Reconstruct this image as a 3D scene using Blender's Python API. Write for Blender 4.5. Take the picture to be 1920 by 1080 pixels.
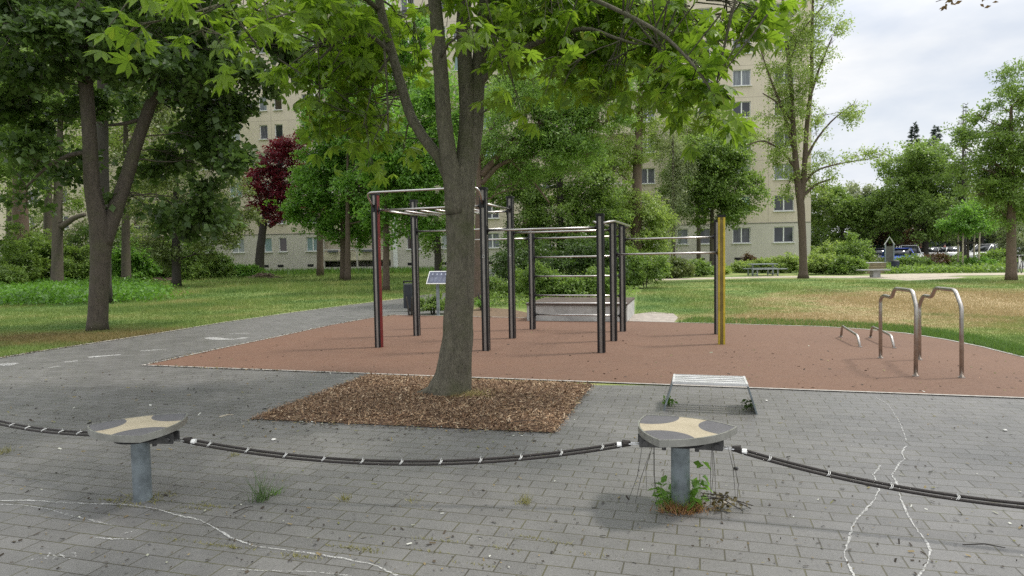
import bpy, bmesh, math, random
import numpy as np
from mathutils import Vector
R=math.radians
rng=np.random.default_rng(7); random.seed(7)
S=bpy.context.scene; COL=S.collection
for o in list(bpy.data.objects): bpy.data.objects.remove(o)

# ---------------- camera ----------------
F=1230.0; HOR=475.0; ROLL=R(1.0); H=1.6
PITCH=math.atan((540-HOR)/F)
cd=bpy.data.cameras.new('camera'); cam=bpy.data.objects.new('camera',cd); COL.objects.link(cam)
cd.sensor_width=36; cd.lens=36*F/1920; cd.clip_end=2000; cd.clip_start=.05
cam.location=(0,0,H)
from mathutils import Matrix
cam.rotation_euler=(Matrix.Rotation(math.pi/2-PITCH,3,'X')@Matrix.Rotation(-ROLL,3,'Z')).to_euler()
S.camera=cam

# ---------------- world ----------------
SUN_EL=R(58); SUN_AZ=R(80)     # azimuth measured clockwise from +Y
w=bpy.data.worlds.new('World'); S.world=w; w.use_nodes=True
nt=w.node_tree; nt.nodes.clear()
def N(t,typ,**k):
    n=t.nodes.new(typ)
    for a,b in k.items(): setattr(n,a,b)
    return n
out=N(nt,'ShaderNodeOutputWorld'); bg=N(nt,'ShaderNodeBackground'); bg.inputs[1].default_value=.1
sky=N(nt,'ShaderNodeTexSky',sky_type='NISHITA'); sky.sun_disc=False; sky.sun_elevation=SUN_EL; sky.sun_rotation=SUN_AZ
tc=N(nt,'ShaderNodeTexCoord'); mp=N(nt,'ShaderNodeMapping'); mp.inputs['Scale'].default_value=(1,1,2.6)
no=N(nt,'ShaderNodeTexNoise'); no.inputs['Scale'].default_value=2.6; no.inputs['Detail'].default_value=6; no.inputs['Roughness'].default_value=.5
rp=N(nt,'ShaderNodeValToRGB'); rp.color_ramp.elements[0].position=.33; rp.color_ramp.elements[0].color=(.80,.80,.80,1)
rp.color_ramp.elements[1].position=.56; rp.color_ramp.elements[1].color=(1,1,1,1)
mix=N(nt,'ShaderNodeMix',data_type='RGBA')
no2=N(nt,'ShaderNodeTexNoise'); no2.inputs['Scale'].default_value=5; no2.inputs['Detail'].default_value=5
cr=N(nt,'ShaderNodeValToRGB'); cr.color_ramp.elements[0].position=.35; cr.color_ramp.elements[0].color=(.68,.725,.80,1)
cr.color_ramp.elements[1].position=.62; cr.color_ramp.elements[1].color=(.93,.93,.925,1)
sep=N(nt,'ShaderNodeSeparateXYZ'); mr=N(nt,'ShaderNodeMapRange'); mr.inputs[1].default_value=.25; mr.inputs[2].default_value=.8
mr.inputs[3].default_value=9.9; mr.inputs[4].default_value=20.
vm=N(nt,'ShaderNodeVectorMath',operation='SCALE')
L=nt.links.new
L(tc.outputs['Generated'],mp.inputs[0]); L(mp.outputs[0],no.inputs[0]); L(mp.outputs[0],no2.inputs[0])
L(no.outputs[0],rp.inputs[0]); L(rp.outputs[0],mix.inputs[0]); L(sky.outputs[0],mix.inputs[6])
L(no2.outputs[0],cr.inputs[0]); L(cr.outputs[0],vm.inputs[0]); L(tc.outputs['Generated'],sep.inputs[0]); L(sep.outputs[2],mr.inputs[0]); L(mr.outputs[0],vm.inputs['Scale'])
L(vm.outputs[0],mix.inputs[7]); L(mix.outputs[2],bg.inputs[0]); L(bg.outputs[0],out.inputs[0])

# ---------------- sun ----------------
sd=bpy.data.lights.new('sun','SUN'); sd.energy=2.6; sd.angle=R(7); sd.color=(1,.95,.87)
so=bpy.data.objects.new('sun',sd); COL.objects.link(so)
sv=Vector((math.sin(SUN_AZ)*math.cos(SUN_EL),math.cos(SUN_AZ)*math.cos(SUN_EL),math.sin(SUN_EL)))
so.rotation_euler=sv.to_track_quat('Z','Y').to_euler(); so.location=(20,10,40)
S.view_settings.view_transform='Standard'; S.view_settings.look='None'; S.view_settings.exposure=0.2; S.view_settings.gamma=1
S.cycles.max_bounces=8; S.cycles.transmission_bounces=4; S.cycles.transparent_max_bounces=8; S.cycles.use_denoising=False

# ---------------- photo-to-ground measuring helpers ----------------
cr_,sr_=math.cos(ROLL),math.sin(ROLL)
def ray(px,py):
    u=px-960; v=540-py
    ux=u*cr_+v*sr_; vx=-u*sr_+v*cr_
    return np.array([ux,F*math.cos(PITCH)+vx*math.sin(PITCH),-F*math.sin(PITCH)+vx*math.cos(PITCH)])
O=np.array([0,0,H])
def G(px,py,z=0.):            # point at height z
    d=ray(px,py); return O+d*((z-H)/d[2])
def D(px,py,y):               # point at depth y
    d=ray(px,py); return O+d*(y/d[1])
def PL(px,py,a,b):            # point in the vertical plane through ground points a,b
    d=ray(px,py); n=np.array([b[1]-a[1],-(b[0]-a[0]),0]); t=np.dot(n,np.array(a)-O)/np.dot(n,d); return O+d*t

# ---------------- materials ----------------
def newmat(name):
    m=bpy.data.materials.new(name); m.use_nodes=True; t=m.node_tree; t.nodes.clear()
    o=N(t,'ShaderNodeOutputMaterial'); p=N(t,'ShaderNodeBsdfPrincipled'); t.links.new(p.outputs[0],o.inputs[0])
    return m,t,p,o
def coord(t,scale=(1,1,1),kind='Object',rot=0):
    a=N(t,'ShaderNodeTexCoord'); b=N(t,'ShaderNodeMapping'); b.inputs['Scale'].default_value=scale; b.inputs['Rotation'].default_value=(0,0,rot)
    t.links.new(a.outputs[kind],b.inputs[0]); return b.outputs[0]
def noise(t,vec,scale,detail=5,rough=.6):
    n=N(t,'ShaderNodeTexNoise'); n.inputs['Scale'].default_value=scale; n.inputs['Detail'].default_value=detail; n.inputs['Roughness'].default_value=rough
    t.links.new(vec,n.inputs[0]); return n.outputs[0]
def ramp(t,fac,stops):
    r=N(t,'ShaderNodeValToRGB'); e=r.color_ramp.elements
    while len(e)<len(stops): e.new(.5)
    for i,(p,c) in enumerate(stops):
        e[i].position=p; e[i].color=(*c,1) if len(c)==3 else c
    t.links.new(fac,r.inputs[0]); return r.outputs[0]
def mixc(t,fac,a,b,bt='MIX'):
    m=N(t,'ShaderNodeMix',data_type='RGBA',blend_type=bt)
    if isinstance(fac,(int,float)): m.inputs[0].default_value=fac
    else: t.links.new(fac,m.inputs[0])
    for i,x in ((6,a),(7,b)):
        if isinstance(x,tuple): m.inputs[i].default_value=(*x,1)
        else: t.links.new(x,m.inputs[i])
    return m.outputs[2]
def bump(t,h,p,strength=.5,dist=.01):
    b=N(t,'ShaderNodeBump'); b.inputs['Strength'].default_value=strength; b.inputs['Distance'].default_value=dist
    t.links.new(h,b.inputs['Height']); t.links.new(b.outputs[0],p.inputs['Normal'])
def simple(name,c,rough=.6,metal=0.,var=.25,scale=8,bmp=.15,dark=None):
    m,t,p,o=newmat(name); v=coord(t)
    f=noise(t,v,scale)
    d=dark or tuple(x*(1-var*1.3) for x in c); l=tuple(min(1,x*(1+var)) for x in c)
    t.links.new(ramp(t,f,[(.3,d),(.7,l)]),p.inputs['Base Color'])
    r=ramp(t,noise(t,v,scale*3),[(.3,(max(0,rough-.12),)*3),(.7,(min(1,rough+.12),)*3)]); t.links.new(r,p.inputs['Roughness'])
    p.inputs['Metallic'].default_value=metal
    if bmp: bump(t,noise(t,v,scale*12),p,bmp,.003)
    return m
def leafmat(name,dark,light,tr=.45,sp=.5,warm=None):
    m,t,p,o=newmat(name)
    g=N(t,'ShaderNodeNewGeometry'); v=coord(t)
    c1=ramp(t,g.outputs['Random Per Island'],[(0,dark),(.5,tuple((a+b)/2 for a,b in zip(dark,light))),(.95,light)]+([(1.,warm)] if warm else []))
    f=noise(t,v,.9,3)
    c2=mixc(t,ramp(t,f,[(.35,(0,0,0)),(.7,(.8,.8,.8))]),c1,light)
    t.links.new(c2,p.inputs['Base Color']); p.inputs['Roughness'].default_value=.42
    p.inputs['Specular IOR Level'].default_value=sp
    tb=N(t,'ShaderNodeBsdfTranslucent'); t.links.new(mixc(t,.65,c2,tuple(min(1,x*k) for x,k in zip(light,(1.45,1.5,.9)))),tb.inputs[0])
    ms=N(t,'ShaderNodeMixShader'); ms.inputs[0].default_value=tr
    t.links.new(p.outputs[0],ms.inputs[1]); t.links.new(tb.outputs[0],ms.inputs[2]); t.links.new(ms.outputs[0],o.inputs[0])
    return m
def bark(name,dark,light,moss=0,scale=1.,bm=.9):
    m,t,p,o=newmat(name); v=coord(t,(9*scale,9*scale,2.2*scale)); v2=coord(t)
    f=noise(t,v,2.2,8,.7)
    c=ramp(t,f,[(.3,dark),(.68,light)])
    c=mixc(t,ramp(t,noise(t,v2,2.1,4),[(.45,(0,0,0)),(.7,(.55,.55,.55))]),c,tuple(x*.72 for x in light))
    vo=N(t,'ShaderNodeTexVoronoi'); vo.inputs['Scale'].default_value=1.; t.links.new(coord(t,(5,5,3.2)),vo.inputs[0])
    c=mixc(t,ramp(t,vo.outputs['Distance'],[(.05,(.85,)*3),(.13,(0,)*3)]),c,tuple(x*.5 for x in dark))
    fi=noise(t,coord(t,(60*scale,60*scale,16*scale)),1.5,4,.7); c=mixc(t,.45,c,ramp(t,fi,[(.35,tuple(x*.6 for x in dark)),(.7,tuple(x*1.15 for x in light))]))
    if moss: c=mixc(t,ramp(t,noise(t,v2,3,4),[(.48,(0,0,0)),(.66,(moss,)*3)]),c,(.075,.085,.03))
    t.links.new(c,p.inputs['Base Color']); p.inputs['Roughness'].default_value=.9
    bump(t,fi,p,bm,.02); return m
M={}
M['bark_ch']=bark('chestnut_bark',(.04,.036,.026),(.205,.185,.135),.5)
M['bark_gr']=bark('grey_bark',(.032,.027,.021),(.135,.112,.085),.3)
M['bark_br']=bark('brown_bark',(.05,.035,.027),(.17,.125,.095))
M['bark_dk']=bark('dark_bark',(.02,.018,.015),(.07,.06,.05))
M['bark_red']=bark('reddish_bark',(.06,.04,.03),(.24,.17,.13),.3)
M['lf_ch']=leafmat('chestnut_leaf',(0.03, 0.075, 0.013),(0.22, 0.345, 0.035),0.53,.4,warm=(.30,.26,.03))
M['lf_mp']=leafmat('dark_maple_leaf',(0.018, 0.038, 0.012),(0.1, 0.17, 0.04),0.38)
M['lf_md']=leafmat('mid_green_leaf',(0.035, 0.075, 0.018),(0.23, 0.34, 0.08),0.45)
M['lf_br']=leafmat('bright_green_leaf',(0.035, 0.095, 0.02),(0.2, 0.37, 0.065),0.5)
M['lf_yl']=leafmat('yellow_green_leaf',(0.08, 0.13, 0.03),(0.34, 0.44, 0.13),0.5)
M['lf_pn']=leafmat('pinnate_leaf',(0.05, 0.12, 0.025),(0.24, 0.38, 0.09),0.5)
M['lf_rd']=leafmat('copper_leaf',(0.028, 0.006, 0.01),(0.2, 0.018, 0.035),0.4)
M['lf_ol']=leafmat('olive_leaf',(0.06, 0.09, 0.03),(0.18, 0.23, 0.075),0.4)
M['lf_co']=leafmat('conifer_needle',(.012,.028,.018),(.045,.08,.052),.1)
M['lf_nt']=leafmat('nettle_leaf',(0.05, 0.12, 0.02),(0.17, 0.3, 0.06),0.4)
M['lf_gy']=leafmat('greyish_leaf',(0.08, 0.11, 0.06),(0.32, 0.37, 0.2),0.4)
M['lf_bn']=leafmat('brown_red_leaf',(.05,.035,.02),(.16,.10,.05),.3)

# ---------------- mesh building ----------------
class MB:
    def __init__(s): s.v=[]; s.f=[]; s.n=0; s.mi=[]
    def add(s,v,f,mi=0):
        v=np.asarray(v,float).reshape(-1,3); s.v.append(v); s.f+= [tuple(i+s.n for i in q) for q in f]; s.mi+=[mi]*len(f); s.n+=len(v); return s
    def box(s,c,d,rot=0.,mi=0,bev=0.):
        x,y,z=[k/2 for k in d]
        if bev:
            bm=bmesh.new(); bmesh.ops.create_cube(bm,size=1)
            for vv in bm.verts: vv.co=Vector((vv.co.x*d[0],vv.co.y*d[1],vv.co.z*d[2]))
            bmesh.ops.bevel(bm,geom=bm.edges[:],offset=bev,segments=2,affect='EDGES')
            bm.verts.index_update(); v=np.array([vv.co[:] for vv in bm.verts]); f=[[q.index for q in ff.verts] for ff in bm.faces]; bm.free()
        else:
            v=np.array([(-x,-y,-z),(x,-y,-z),(x,y,-z),(-x,y,-z),(-x,-y,z),(x,-y,z),(x,y,z),(-x,y,z)])
            f=[(3,2,1,0),(4,5,6,7),(0,1,5,4),(1,2,6,5),(2,3,7,6),(3,0,4,7)]
        if rot:
            a,b=math.cos(rot),math.sin(rot); v=v@np.array([[a,b,0],[-b,a,0],[0,0,1]])
        return s.add(v+np.array(c),f,mi)
    def tube(s,pts,r,n=8,cap=True,mi=0,sq=None):
        pts=np.array(pts,float); k=len(pts); r=np.full(k,r,float) if np.isscalar(r) else np.array(r,float)
        t=np.gradient(pts,axis=0); t/=np.linalg.norm(t,axis=1)[:,None]+1e-9
        a=np.array([0,0,1.]) if abs(t[0][2])<.9 else np.array([1.,0,0])
        u=np.cross(t[0],a); u/=np.linalg.norm(u); vs=[]
        ang=np.arange(n)*2*math.pi/n+(math.pi/n if sq else 0)
        for i in range(k):
            u=u-t[i]*np.dot(u,t[i]); u/=np.linalg.norm(u)+1e-9; b=np.cross(t[i],u)
            vs.append(pts[i]+r[i]*(np.cos(ang)[:,None]*u+np.sin(ang)[:,None]*b))
        f=[(i*n+j,i*n+(j+1)%n,(i+1)*n+(j+1)%n,(i+1)*n+j) for i in range(k-1) for j in range(n)]
        if cap: f+=[tuple(range(n-1,-1,-1)),tuple((k-1)*n+j for j in range(n))]
        return s.add(np.concatenate(vs),f,mi)
    def cyl(s,c,r,h,n=24,mi=0,r2=None):
        c=np.array(c,float); return s.tube([c,c+(0,0,h)],[r,r if r2 is None else r2],n,mi=mi)
    def prism(s,poly,z0,z1,mi=0):
        n=len(poly); v=[(p[0],p[1],z0) for p in poly]+[(p[0],p[1],z1) for p in poly]
        a=sum(poly[i][0]*poly[(i+1)%n][1]-poly[(i+1)%n][0]*poly[i][1] for i in range(n))
        top=tuple(range(n,2*n)); bot=tuple(range(n-1,-1,-1)); sd=[(i,(i+1)%n,(i+1)%n+n,i+n) for i in range(n)]
        fs=[top,bot]+sd
        if a<0: fs=[q[::-1] for q in fs]
        return s.add(v,fs,mi)
    def build(s,name,mats,parent=None,smooth=False,local=False):
        v=np.concatenate(s.v) if s.v else np.zeros((0,3))
        me=bpy.data.meshes.new(name)
        return link(name,me_from(me,v,s.f,s.mi),mats,parent,smooth,local)
def rootloc(p):
    l=Vector((0,0,0))
    while p: l+=p.location; p=p.parent
    return l
def me_from(me,v,f,mi=None):
    me.from_pydata([tuple(x) for x in v],[],f)
    if mi and any(mi): me.polygons.foreach_set('material_index',mi)
    return me
def link(name,me,mats,parent,smooth=False,local=False):
    o=bpy.data.objects.new(name,me); COL.objects.link(o)
    for m in (mats if isinstance(mats,(list,tuple)) else [mats]): me.materials.append(m)
    if parent:
        if not local: me.transform(Matrix.Translation(-rootloc(parent)))
        o.parent=parent
    if smooth: me.polygons.foreach_set('use_smooth',[True]*len(me.polygons))
    me.update(); return o
def setorigin(o,loc):
    o.data.transform(Matrix.Translation(-Vector(loc))); o.location=loc
def npmesh(name,v,k,mat,parent=None):      # v: (n*k,3), faces of k consecutive verts
    if parent: v=v-np.array(rootloc(parent))
    n=len(v)//k; me=bpy.data.meshes.new(name); me.vertices.add(len(v)); me.vertices.foreach_set('co',v.astype(np.float32).ravel())
    me.loops.add(len(v)); me.loops.foreach_set('vertex_index',np.arange(len(v),dtype=np.int32))
    me.polygons.add(n); me.polygons.foreach_set('loop_start',np.arange(n,dtype=np.int32)*k)
    me.update(calc_edges=True); me.validate()
    o=bpy.data.objects.new(name,me); COL.objects.link(o); me.materials.append(mat)
    if parent: o.parent=parent
    return o
def thing(name,label,cat,loc=(0,0,0),group=None,rz=0):
    o=bpy.data.objects.new(name,None); COL.objects.link(o); o.location=loc; o.rotation_euler=(0,0,rz); o.empty_display_size=.2
    o['label']=label; o['category']=cat
    if group: o['group']=group
    return o
def tag(o,label,cat,group=None,kind=None):
    o['label']=label; o['category']=cat
    if group: o['group']=group
    if kind: o['kind']=kind
    return o
def struct(name,mb,mat,**k):
    o=mb.build(name,mat,**k); o['kind']='structure'; return o

# ---------------- foliage ----------------
def unit(a): return a/(np.linalg.norm(a,axis=-1,keepdims=True)+1e-9)
def leaves(c,size,aspect=.55,up=.5,dirs=None,droop=.25,fold=.12,var=.35,nrm=None):
    n=len(c); d=rng.normal(size=(n,3))
    if dirs is not None: d=unit(d)*.9+dirs
    d=unit(d); nn=rng.normal(size=(n,3)); nn=(unit(nn)+np.array([0,0,up*2]) if nrm is None else nrm+nn*.28); nn=unit(nn-d*np.sum(nn*d,1,keepdims=True)); s=np.cross(d,nn)
    L_=size*(1+var*rng.uniform(-1,1,(n,1))); W=L_*aspect
    v=np.stack([c,c+d*L_*.5+s*W*.5+nn*W*fold,c+d*L_-nn*L_*droop*rng.uniform(0,1,(n,1)),c+d*L_*.5-s*W*.5+nn*W*fold],1)
    return v.reshape(-1,3)
def palmate(c,size,dirs=None,k=6,up=.7):
    n=len(c); d=rng.normal(size=(n,3))*.7
    if dirs is not None: d=d+dirs
    d=unit(d*np.array([1,1,.5])); nn=rng.normal(size=(n,3))*.45+np.array([0,0,up]); nn=unit(nn-d*np.sum(nn*d,1,keepdims=True)); s=np.cross(d,nn)
    k=7; out=[]; L_=size*rng.uniform(.65,1.25,(n,1)); fall=rng.uniform(.15,.95,(n,1))
    for i in range(k):
        a=(i/(k-1)-.5)*R(250)+rng.normal(size=(n,1))*.08; sc=(.62+.38*math.cos((i/(k-1)-.5)*2.6))
        e=unit(d*np.cos(a)+s*np.sin(a)-nn*fall*.9); q=unit(np.cross(e,nn)); l=L_*sc; w_=l*.185
        m=c+e*l*.62; tip=c+e*l-nn*l*.22*fall
        q2=nn*w_*.25
        out.append(np.stack([c,c+e*l*.3+q*w_*.62+q2,m+q*w_+q2,tip,m-q*w_+q2,c+e*l*.3-q*w_*.62+q2],1))
    return np.concatenate(out,0).reshape(-1,3)
def bez(a,b,bow,n=7):
    a=np.array(a,float); b=np.array(b,float); t=np.linspace(0,1,n)[:,None]; c=(a+b)/2+np.array(bow)
    p=(1-t)**2*a+2*t*(1-t)*c+t*t*b
    p[1:-1]+=rng.normal(size=(n-2,3))*np.linalg.norm(b-a)*.018; return p
def twigs(blobs,n,shell=.45):
    """sample n twig points over ellipsoids [(center,radii,weight)]"""
    wt=np.array([b[1][0]*b[1][2]*b[2] for b in blobs]); wt=wt/wt.sum(); P=[];Q=[];I=[]
    for k,(c,r,_) in enumerate(blobs):
        m=max(3,int(round(n*wt[k]))); u=unit(rng.normal(size=(m,3))); rad=rng.uniform(0,1,(m,1))**shell
        # uneven outline: radius modulated by lumps
        lump=1+.22*np.sin(u[:,:1]*7+k)+.18*np.sin(u[:,2:]*9+2*k)
        if m>=16:      # break the crown into separate boughs with gaps between them
            ns=max(4,m//9); us=unit(rng.normal(size=(ns,3))); cs=us*rng.uniform(.35,1.,(ns,1))**.6; w_i=rng.integers(0,ns,m)
            q=cs[w_i]*1.02+rng.normal(size=(m,3))*np.array([.17,.17,.11]); u=unit(q); P.append(np.array(c)+q*np.array(r)); Q.append(u); I+=[k]*m; continue
        P.append(np.array(c)+u*np.array(r)*rad*lump); Q.append(u); I+= [k]*m
    return np.concatenate(P),np.concatenate(Q),np.array(I)
def tree(name,label,cat,base,trunk,blobs,mat,bmat,nt=400,lk=30,size=.12,tw=.6,flat=.5,aspect=.55,up=.5,group=None,kind='leaf',limb_r=.35,shell=.45,limbs=(),root=None,auto=True,hang=0.,sub=3,flare=1.5):
    base=np.array(base,float); t=root or thing(name,label,cat,tuple(base),group)
    mb=MB(); allp=[]
    for path in trunk:
        pts=np.array([p[:3] for p in path],float); rr=np.array([p[3] for p in path],float)
        # resample
        k=len(pts); s=np.linspace(0,k-1,max(k*4,8)); pp=np.stack([np.interp(s,range(k),pts[:,i]) for i in range(3)],1); r2=np.interp(s,range(k),rr)
        for _ in range(2):
            pp[1:-1]=(pp[:-2]+2*pp[1:-1]+pp[2:])/4
        pp[1:-1]+=rng.normal(size=(len(pp)-2,3))*r2[1:-1,None]*.022
        if pts[0][2]<.05:
            zz=pp[:,2]-base[2]; r2=r2*(1+(flare-1)*np.exp(-np.maximum(zz,0)/(rr[0]*1.1)))
        mb.tube(pp,r2,14); allp.append((pp,r2))
    tp=np.concatenate([a for a,_ in allp]); tr=np.concatenate([b for _,b in allp])
    mb.build('trunk',bmat,t,smooth=True)
    br=MB(); bp=[]
    for path in limbs:
        pts=np.array([p[:3] for p in path],float); rr=[p[3] for p in path]
        k=len(pts); s=np.linspace(0,k-1,k*3); pp=np.stack([np.interp(s,range(k),pts[:,i]) for i in range(3)],1); r2=np.interp(s,range(k),rr)
        pp[1:-1]=(pp[:-2]+2*pp[1:-1]+pp[2:])/4
        br.tube(pp,r2,7); bp.append((pp,r2))
    if auto=='near':
        ap=np.concatenate([tp]+[a for a,_ in bp]); ar=np.concatenate([tr]+[b for _,b in bp])
        for c,r,_ in blobs:
            c=np.array(c); i=np.argmin(np.linalg.norm(ap-c,axis=1)+.9*np.maximum(0,ap[:,2]-c[2]-.2)+(ap[:,2]<3.1)*3); d=np.linalg.norm(c-ap[i])
            pp=bez(ap[i],c,(0,0,.12*d)); r2=np.linspace(min(ar[i]*.5,.008+.007*d),.005,len(pp)); br.tube(pp,r2,5)
            for _ in range(5):
                j=rng.integers(3,len(pp)); u=unit(rng.normal(size=3)); e=c+u*np.array(r)*.9; q=bez(pp[j],e,(0,0,.05*d),5); br.tube(q,np.linspace(.006,.003,5),4,cap=False)
    elif auto:
        for c,r,_ in blobs:
            c=np.array(c); dz=np.abs(tp[:,2]-(c[2]-.45*np.linalg.norm((tp-c)[:,:2],axis=1)-.2*r[2])); i=np.argmin(dz+.5*np.linalg.norm((tp-c)[:,:2],axis=1))
            d=np.linalg.norm(c-tp[i]); 
            if d<.15: continue
            pp=bez(tp[i],c,(0,0,-.08*d)); r2=np.linspace(min(tr[i]*.4,.015+limb_r*.05*d),.008+.002*d,len(pp)); br.tube(pp,r2,6); bp.append((pp,r2))
            for _ in range(sub):
                j=rng.integers(2,len(pp)); u=unit(rng.normal(size=3)); e=c+u*np.array(r)*.85
                q=bez(pp[j],e,(0,0,.03*d),5); br.tube(q,np.linspace(r2[j]*.6,.007,5),5,cap=False)
    P_,Q_,I_=twigs(blobs,nt,shell)
    # thin twigs
    if size>.1 or hang:
        for i in range(0,len(P_),4 if kind=='leaf' else 2):
            e=P_[i]+Q_[i]*tw*.3; s0=P_[i]-Q_[i]*tw*.9+np.array([0,0,.1*tw if kind=='leaf' else .7*tw]); br.tube([s0,(s0+e)/2+(0,0,.05*tw),e],[.009,.006,.003],4,cap=False)
    if br.n: br.build('branches',bmat,t,smooth=True)
    n=len(P_); tt=rng.uniform(0,1,(n,lk,1)); dd=unit(Q_*np.array([1,1,flat])+rng.normal(size=(n,3))*.45+np.array([0,0,-hang]))
    nv=unit(Q_*.55+np.array([0,0,up*1.6])+rng.normal(size=(n,3))*.38)[:,None]      # each spray is a tilted, slightly curved fan
    sd=unit(np.cross(dd[:,None],nv)); lat=rng.normal(size=(n,lk,1))*.30*tw*(1.15-.6*tt)
    pos=P_[:,None]+dd[:,None]*tw*(tt-.35)+sd*lat+nv*rng.normal(size=(n,lk,1))*tw*.10*(.4+flat)-nv*(tt**2)*tw*.22
    pos[...,2]-=hang*tw*tt[...,0]*.8
    nrep=np.broadcast_to(nv,(n,lk,3)).reshape(-1,3)
    pos=pos.reshape(-1,3); dr=np.repeat(dd,lk,0)
    # keep above ground
    ok=pos[:,2]>.12; pos=pos[ok]; dr=dr[ok]; nrep=nrep[ok]
    if kind=='palm': npmesh('crown',palmate(pos,size,dr),6,mat,t)
    else: npmesh('crown',leaves(pos,size,aspect,up,dr*.8,nrm=nrep),4,mat,t)
    return t
def bl(px,py,rx,ry,y,wt=1.,ry_d=None):     # blob measured on the photo at depth y
    c=D(px,py,y); k=y/F; return (tuple(c),(rx*k,(ry_d if ry_d else .5*(rx+ry)*k),ry*k),wt)
def tp_(px,py,y,wpx):          # trunk node: pixel, depth, width in px
    c=D(px,py,y); return (*c,wpx*y/F/2)

# ================= SETTING =================
def gmat():
    m,t,p,o=newmat('lawn'); v=coord(t,kind='Object')
    c=lawncol(t,v); t.links.new(c,p.inputs['Base Color']); p.inputs['Roughness'].default_value=.95
    bump(t,noise(t,v,25,6),p,.8,.05); return m
def lawncol(t,v):
    f=noise(t,v,.35,6,.6); f2=noise(t,v,3.5,5,.65)
    a=ramp(t,f,[(.35,(.10,.175,.04)),(.52,(.19,.25,.065)),(.68,(.30,.29,.11))])
    dry=ramp(t,f2,[(.3,(.30,.22,.11)),(.7,(.46,.36,.20))])
    # dry patch of the right hand lawn: distance from a place on the ground, broken up by noise
    def patch(c,r,inner,outer):
        s=N(t,'ShaderNodeVectorMath',operation='SUBTRACT'); s.inputs[1].default_value=c; t.links.new(v,s.inputs[0])
        q=N(t,'ShaderNodeVectorMath',operation='DIVIDE'); q.inputs[1].default_value=r; t.links.new(s.outputs[0],q.inputs[0])
        l=N(t,'ShaderNodeVectorMath',operation='LENGTH'); t.links.new(q.outputs[0],l.inputs[0])
        ad=N(t,'ShaderNodeMath',operation='ADD'); t.links.new(l.outputs['Value'],ad.inputs[0])
        mu=N(t,'ShaderNodeMath',operation='MULTIPLY_ADD'); mu.inputs[1].default_value=1.5; mu.inputs[2].default_value=-.75; t.links.new(noise(t,v,.9,6,.7),mu.inputs[0]); t.links.new(mu.outputs[0],ad.inputs[1])
        return ramp(t,ad.outputs[0],[(inner,(1,1,1)),(outer,(0,0,0))])
    c=G(1760,565); c2=G(1530,598); c3=G(1330,560); c4=G(190,632)
    x=mixc(t,patch((14.2,18.2,0),(8.6,7.6,1),.55,1.05),a,dry)
    x=mixc(t,patch((c2[0],c2[1],0),(3.8,2.6,1),.45,1.),x,dry)
    x=mixc(t,patch((c4[0],c4[1],0),(6.5,1.7,1),.35,1.),x,ramp(t,f2,[(.3,(.15,.12,.045)),(.7,(.27,.20,.085))]))
    return x
M['lawn']=gmat()
mb=MB(); mb.add([(-400,-60,0),(400,-60,0),(400,700,0),(-400,700,0)],[(0,1,2,3)]); struct('ground',mb,M['lawn'])
def sheet(name,px,z,mat,pts=None):
    P_=[tuple(G(*p)[:2]) for p in px] if pts is None else pts
    bm=bmesh.new(); vs=[bm.verts.new((x,y,z)) for x,y in P_]; f=bm.faces.new(vs); bmesh.ops.triangulate(bm,faces=[f])
    bmesh.ops.recalc_face_normals(bm,faces=bm.faces[:])
    if bm.faces[:][0].normal.z<0: bmesh.ops.reverse_faces(bm,faces=bm.faces[:])
    me=bpy.data.meshes.new(name); bm.to_mesh(me); bm.free(); o=bpy.data.objects.new(name,me); COL.objects.link(o); me.materials.append(mat); o['kind']='structure'; return o
ga,gb=G(268,686),G(1920,748); EA=math.atan2(gb[1]-ga[1],gb[0]-ga[0]); ED=np.array([math.cos(EA),math.sin(EA),0])
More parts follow.
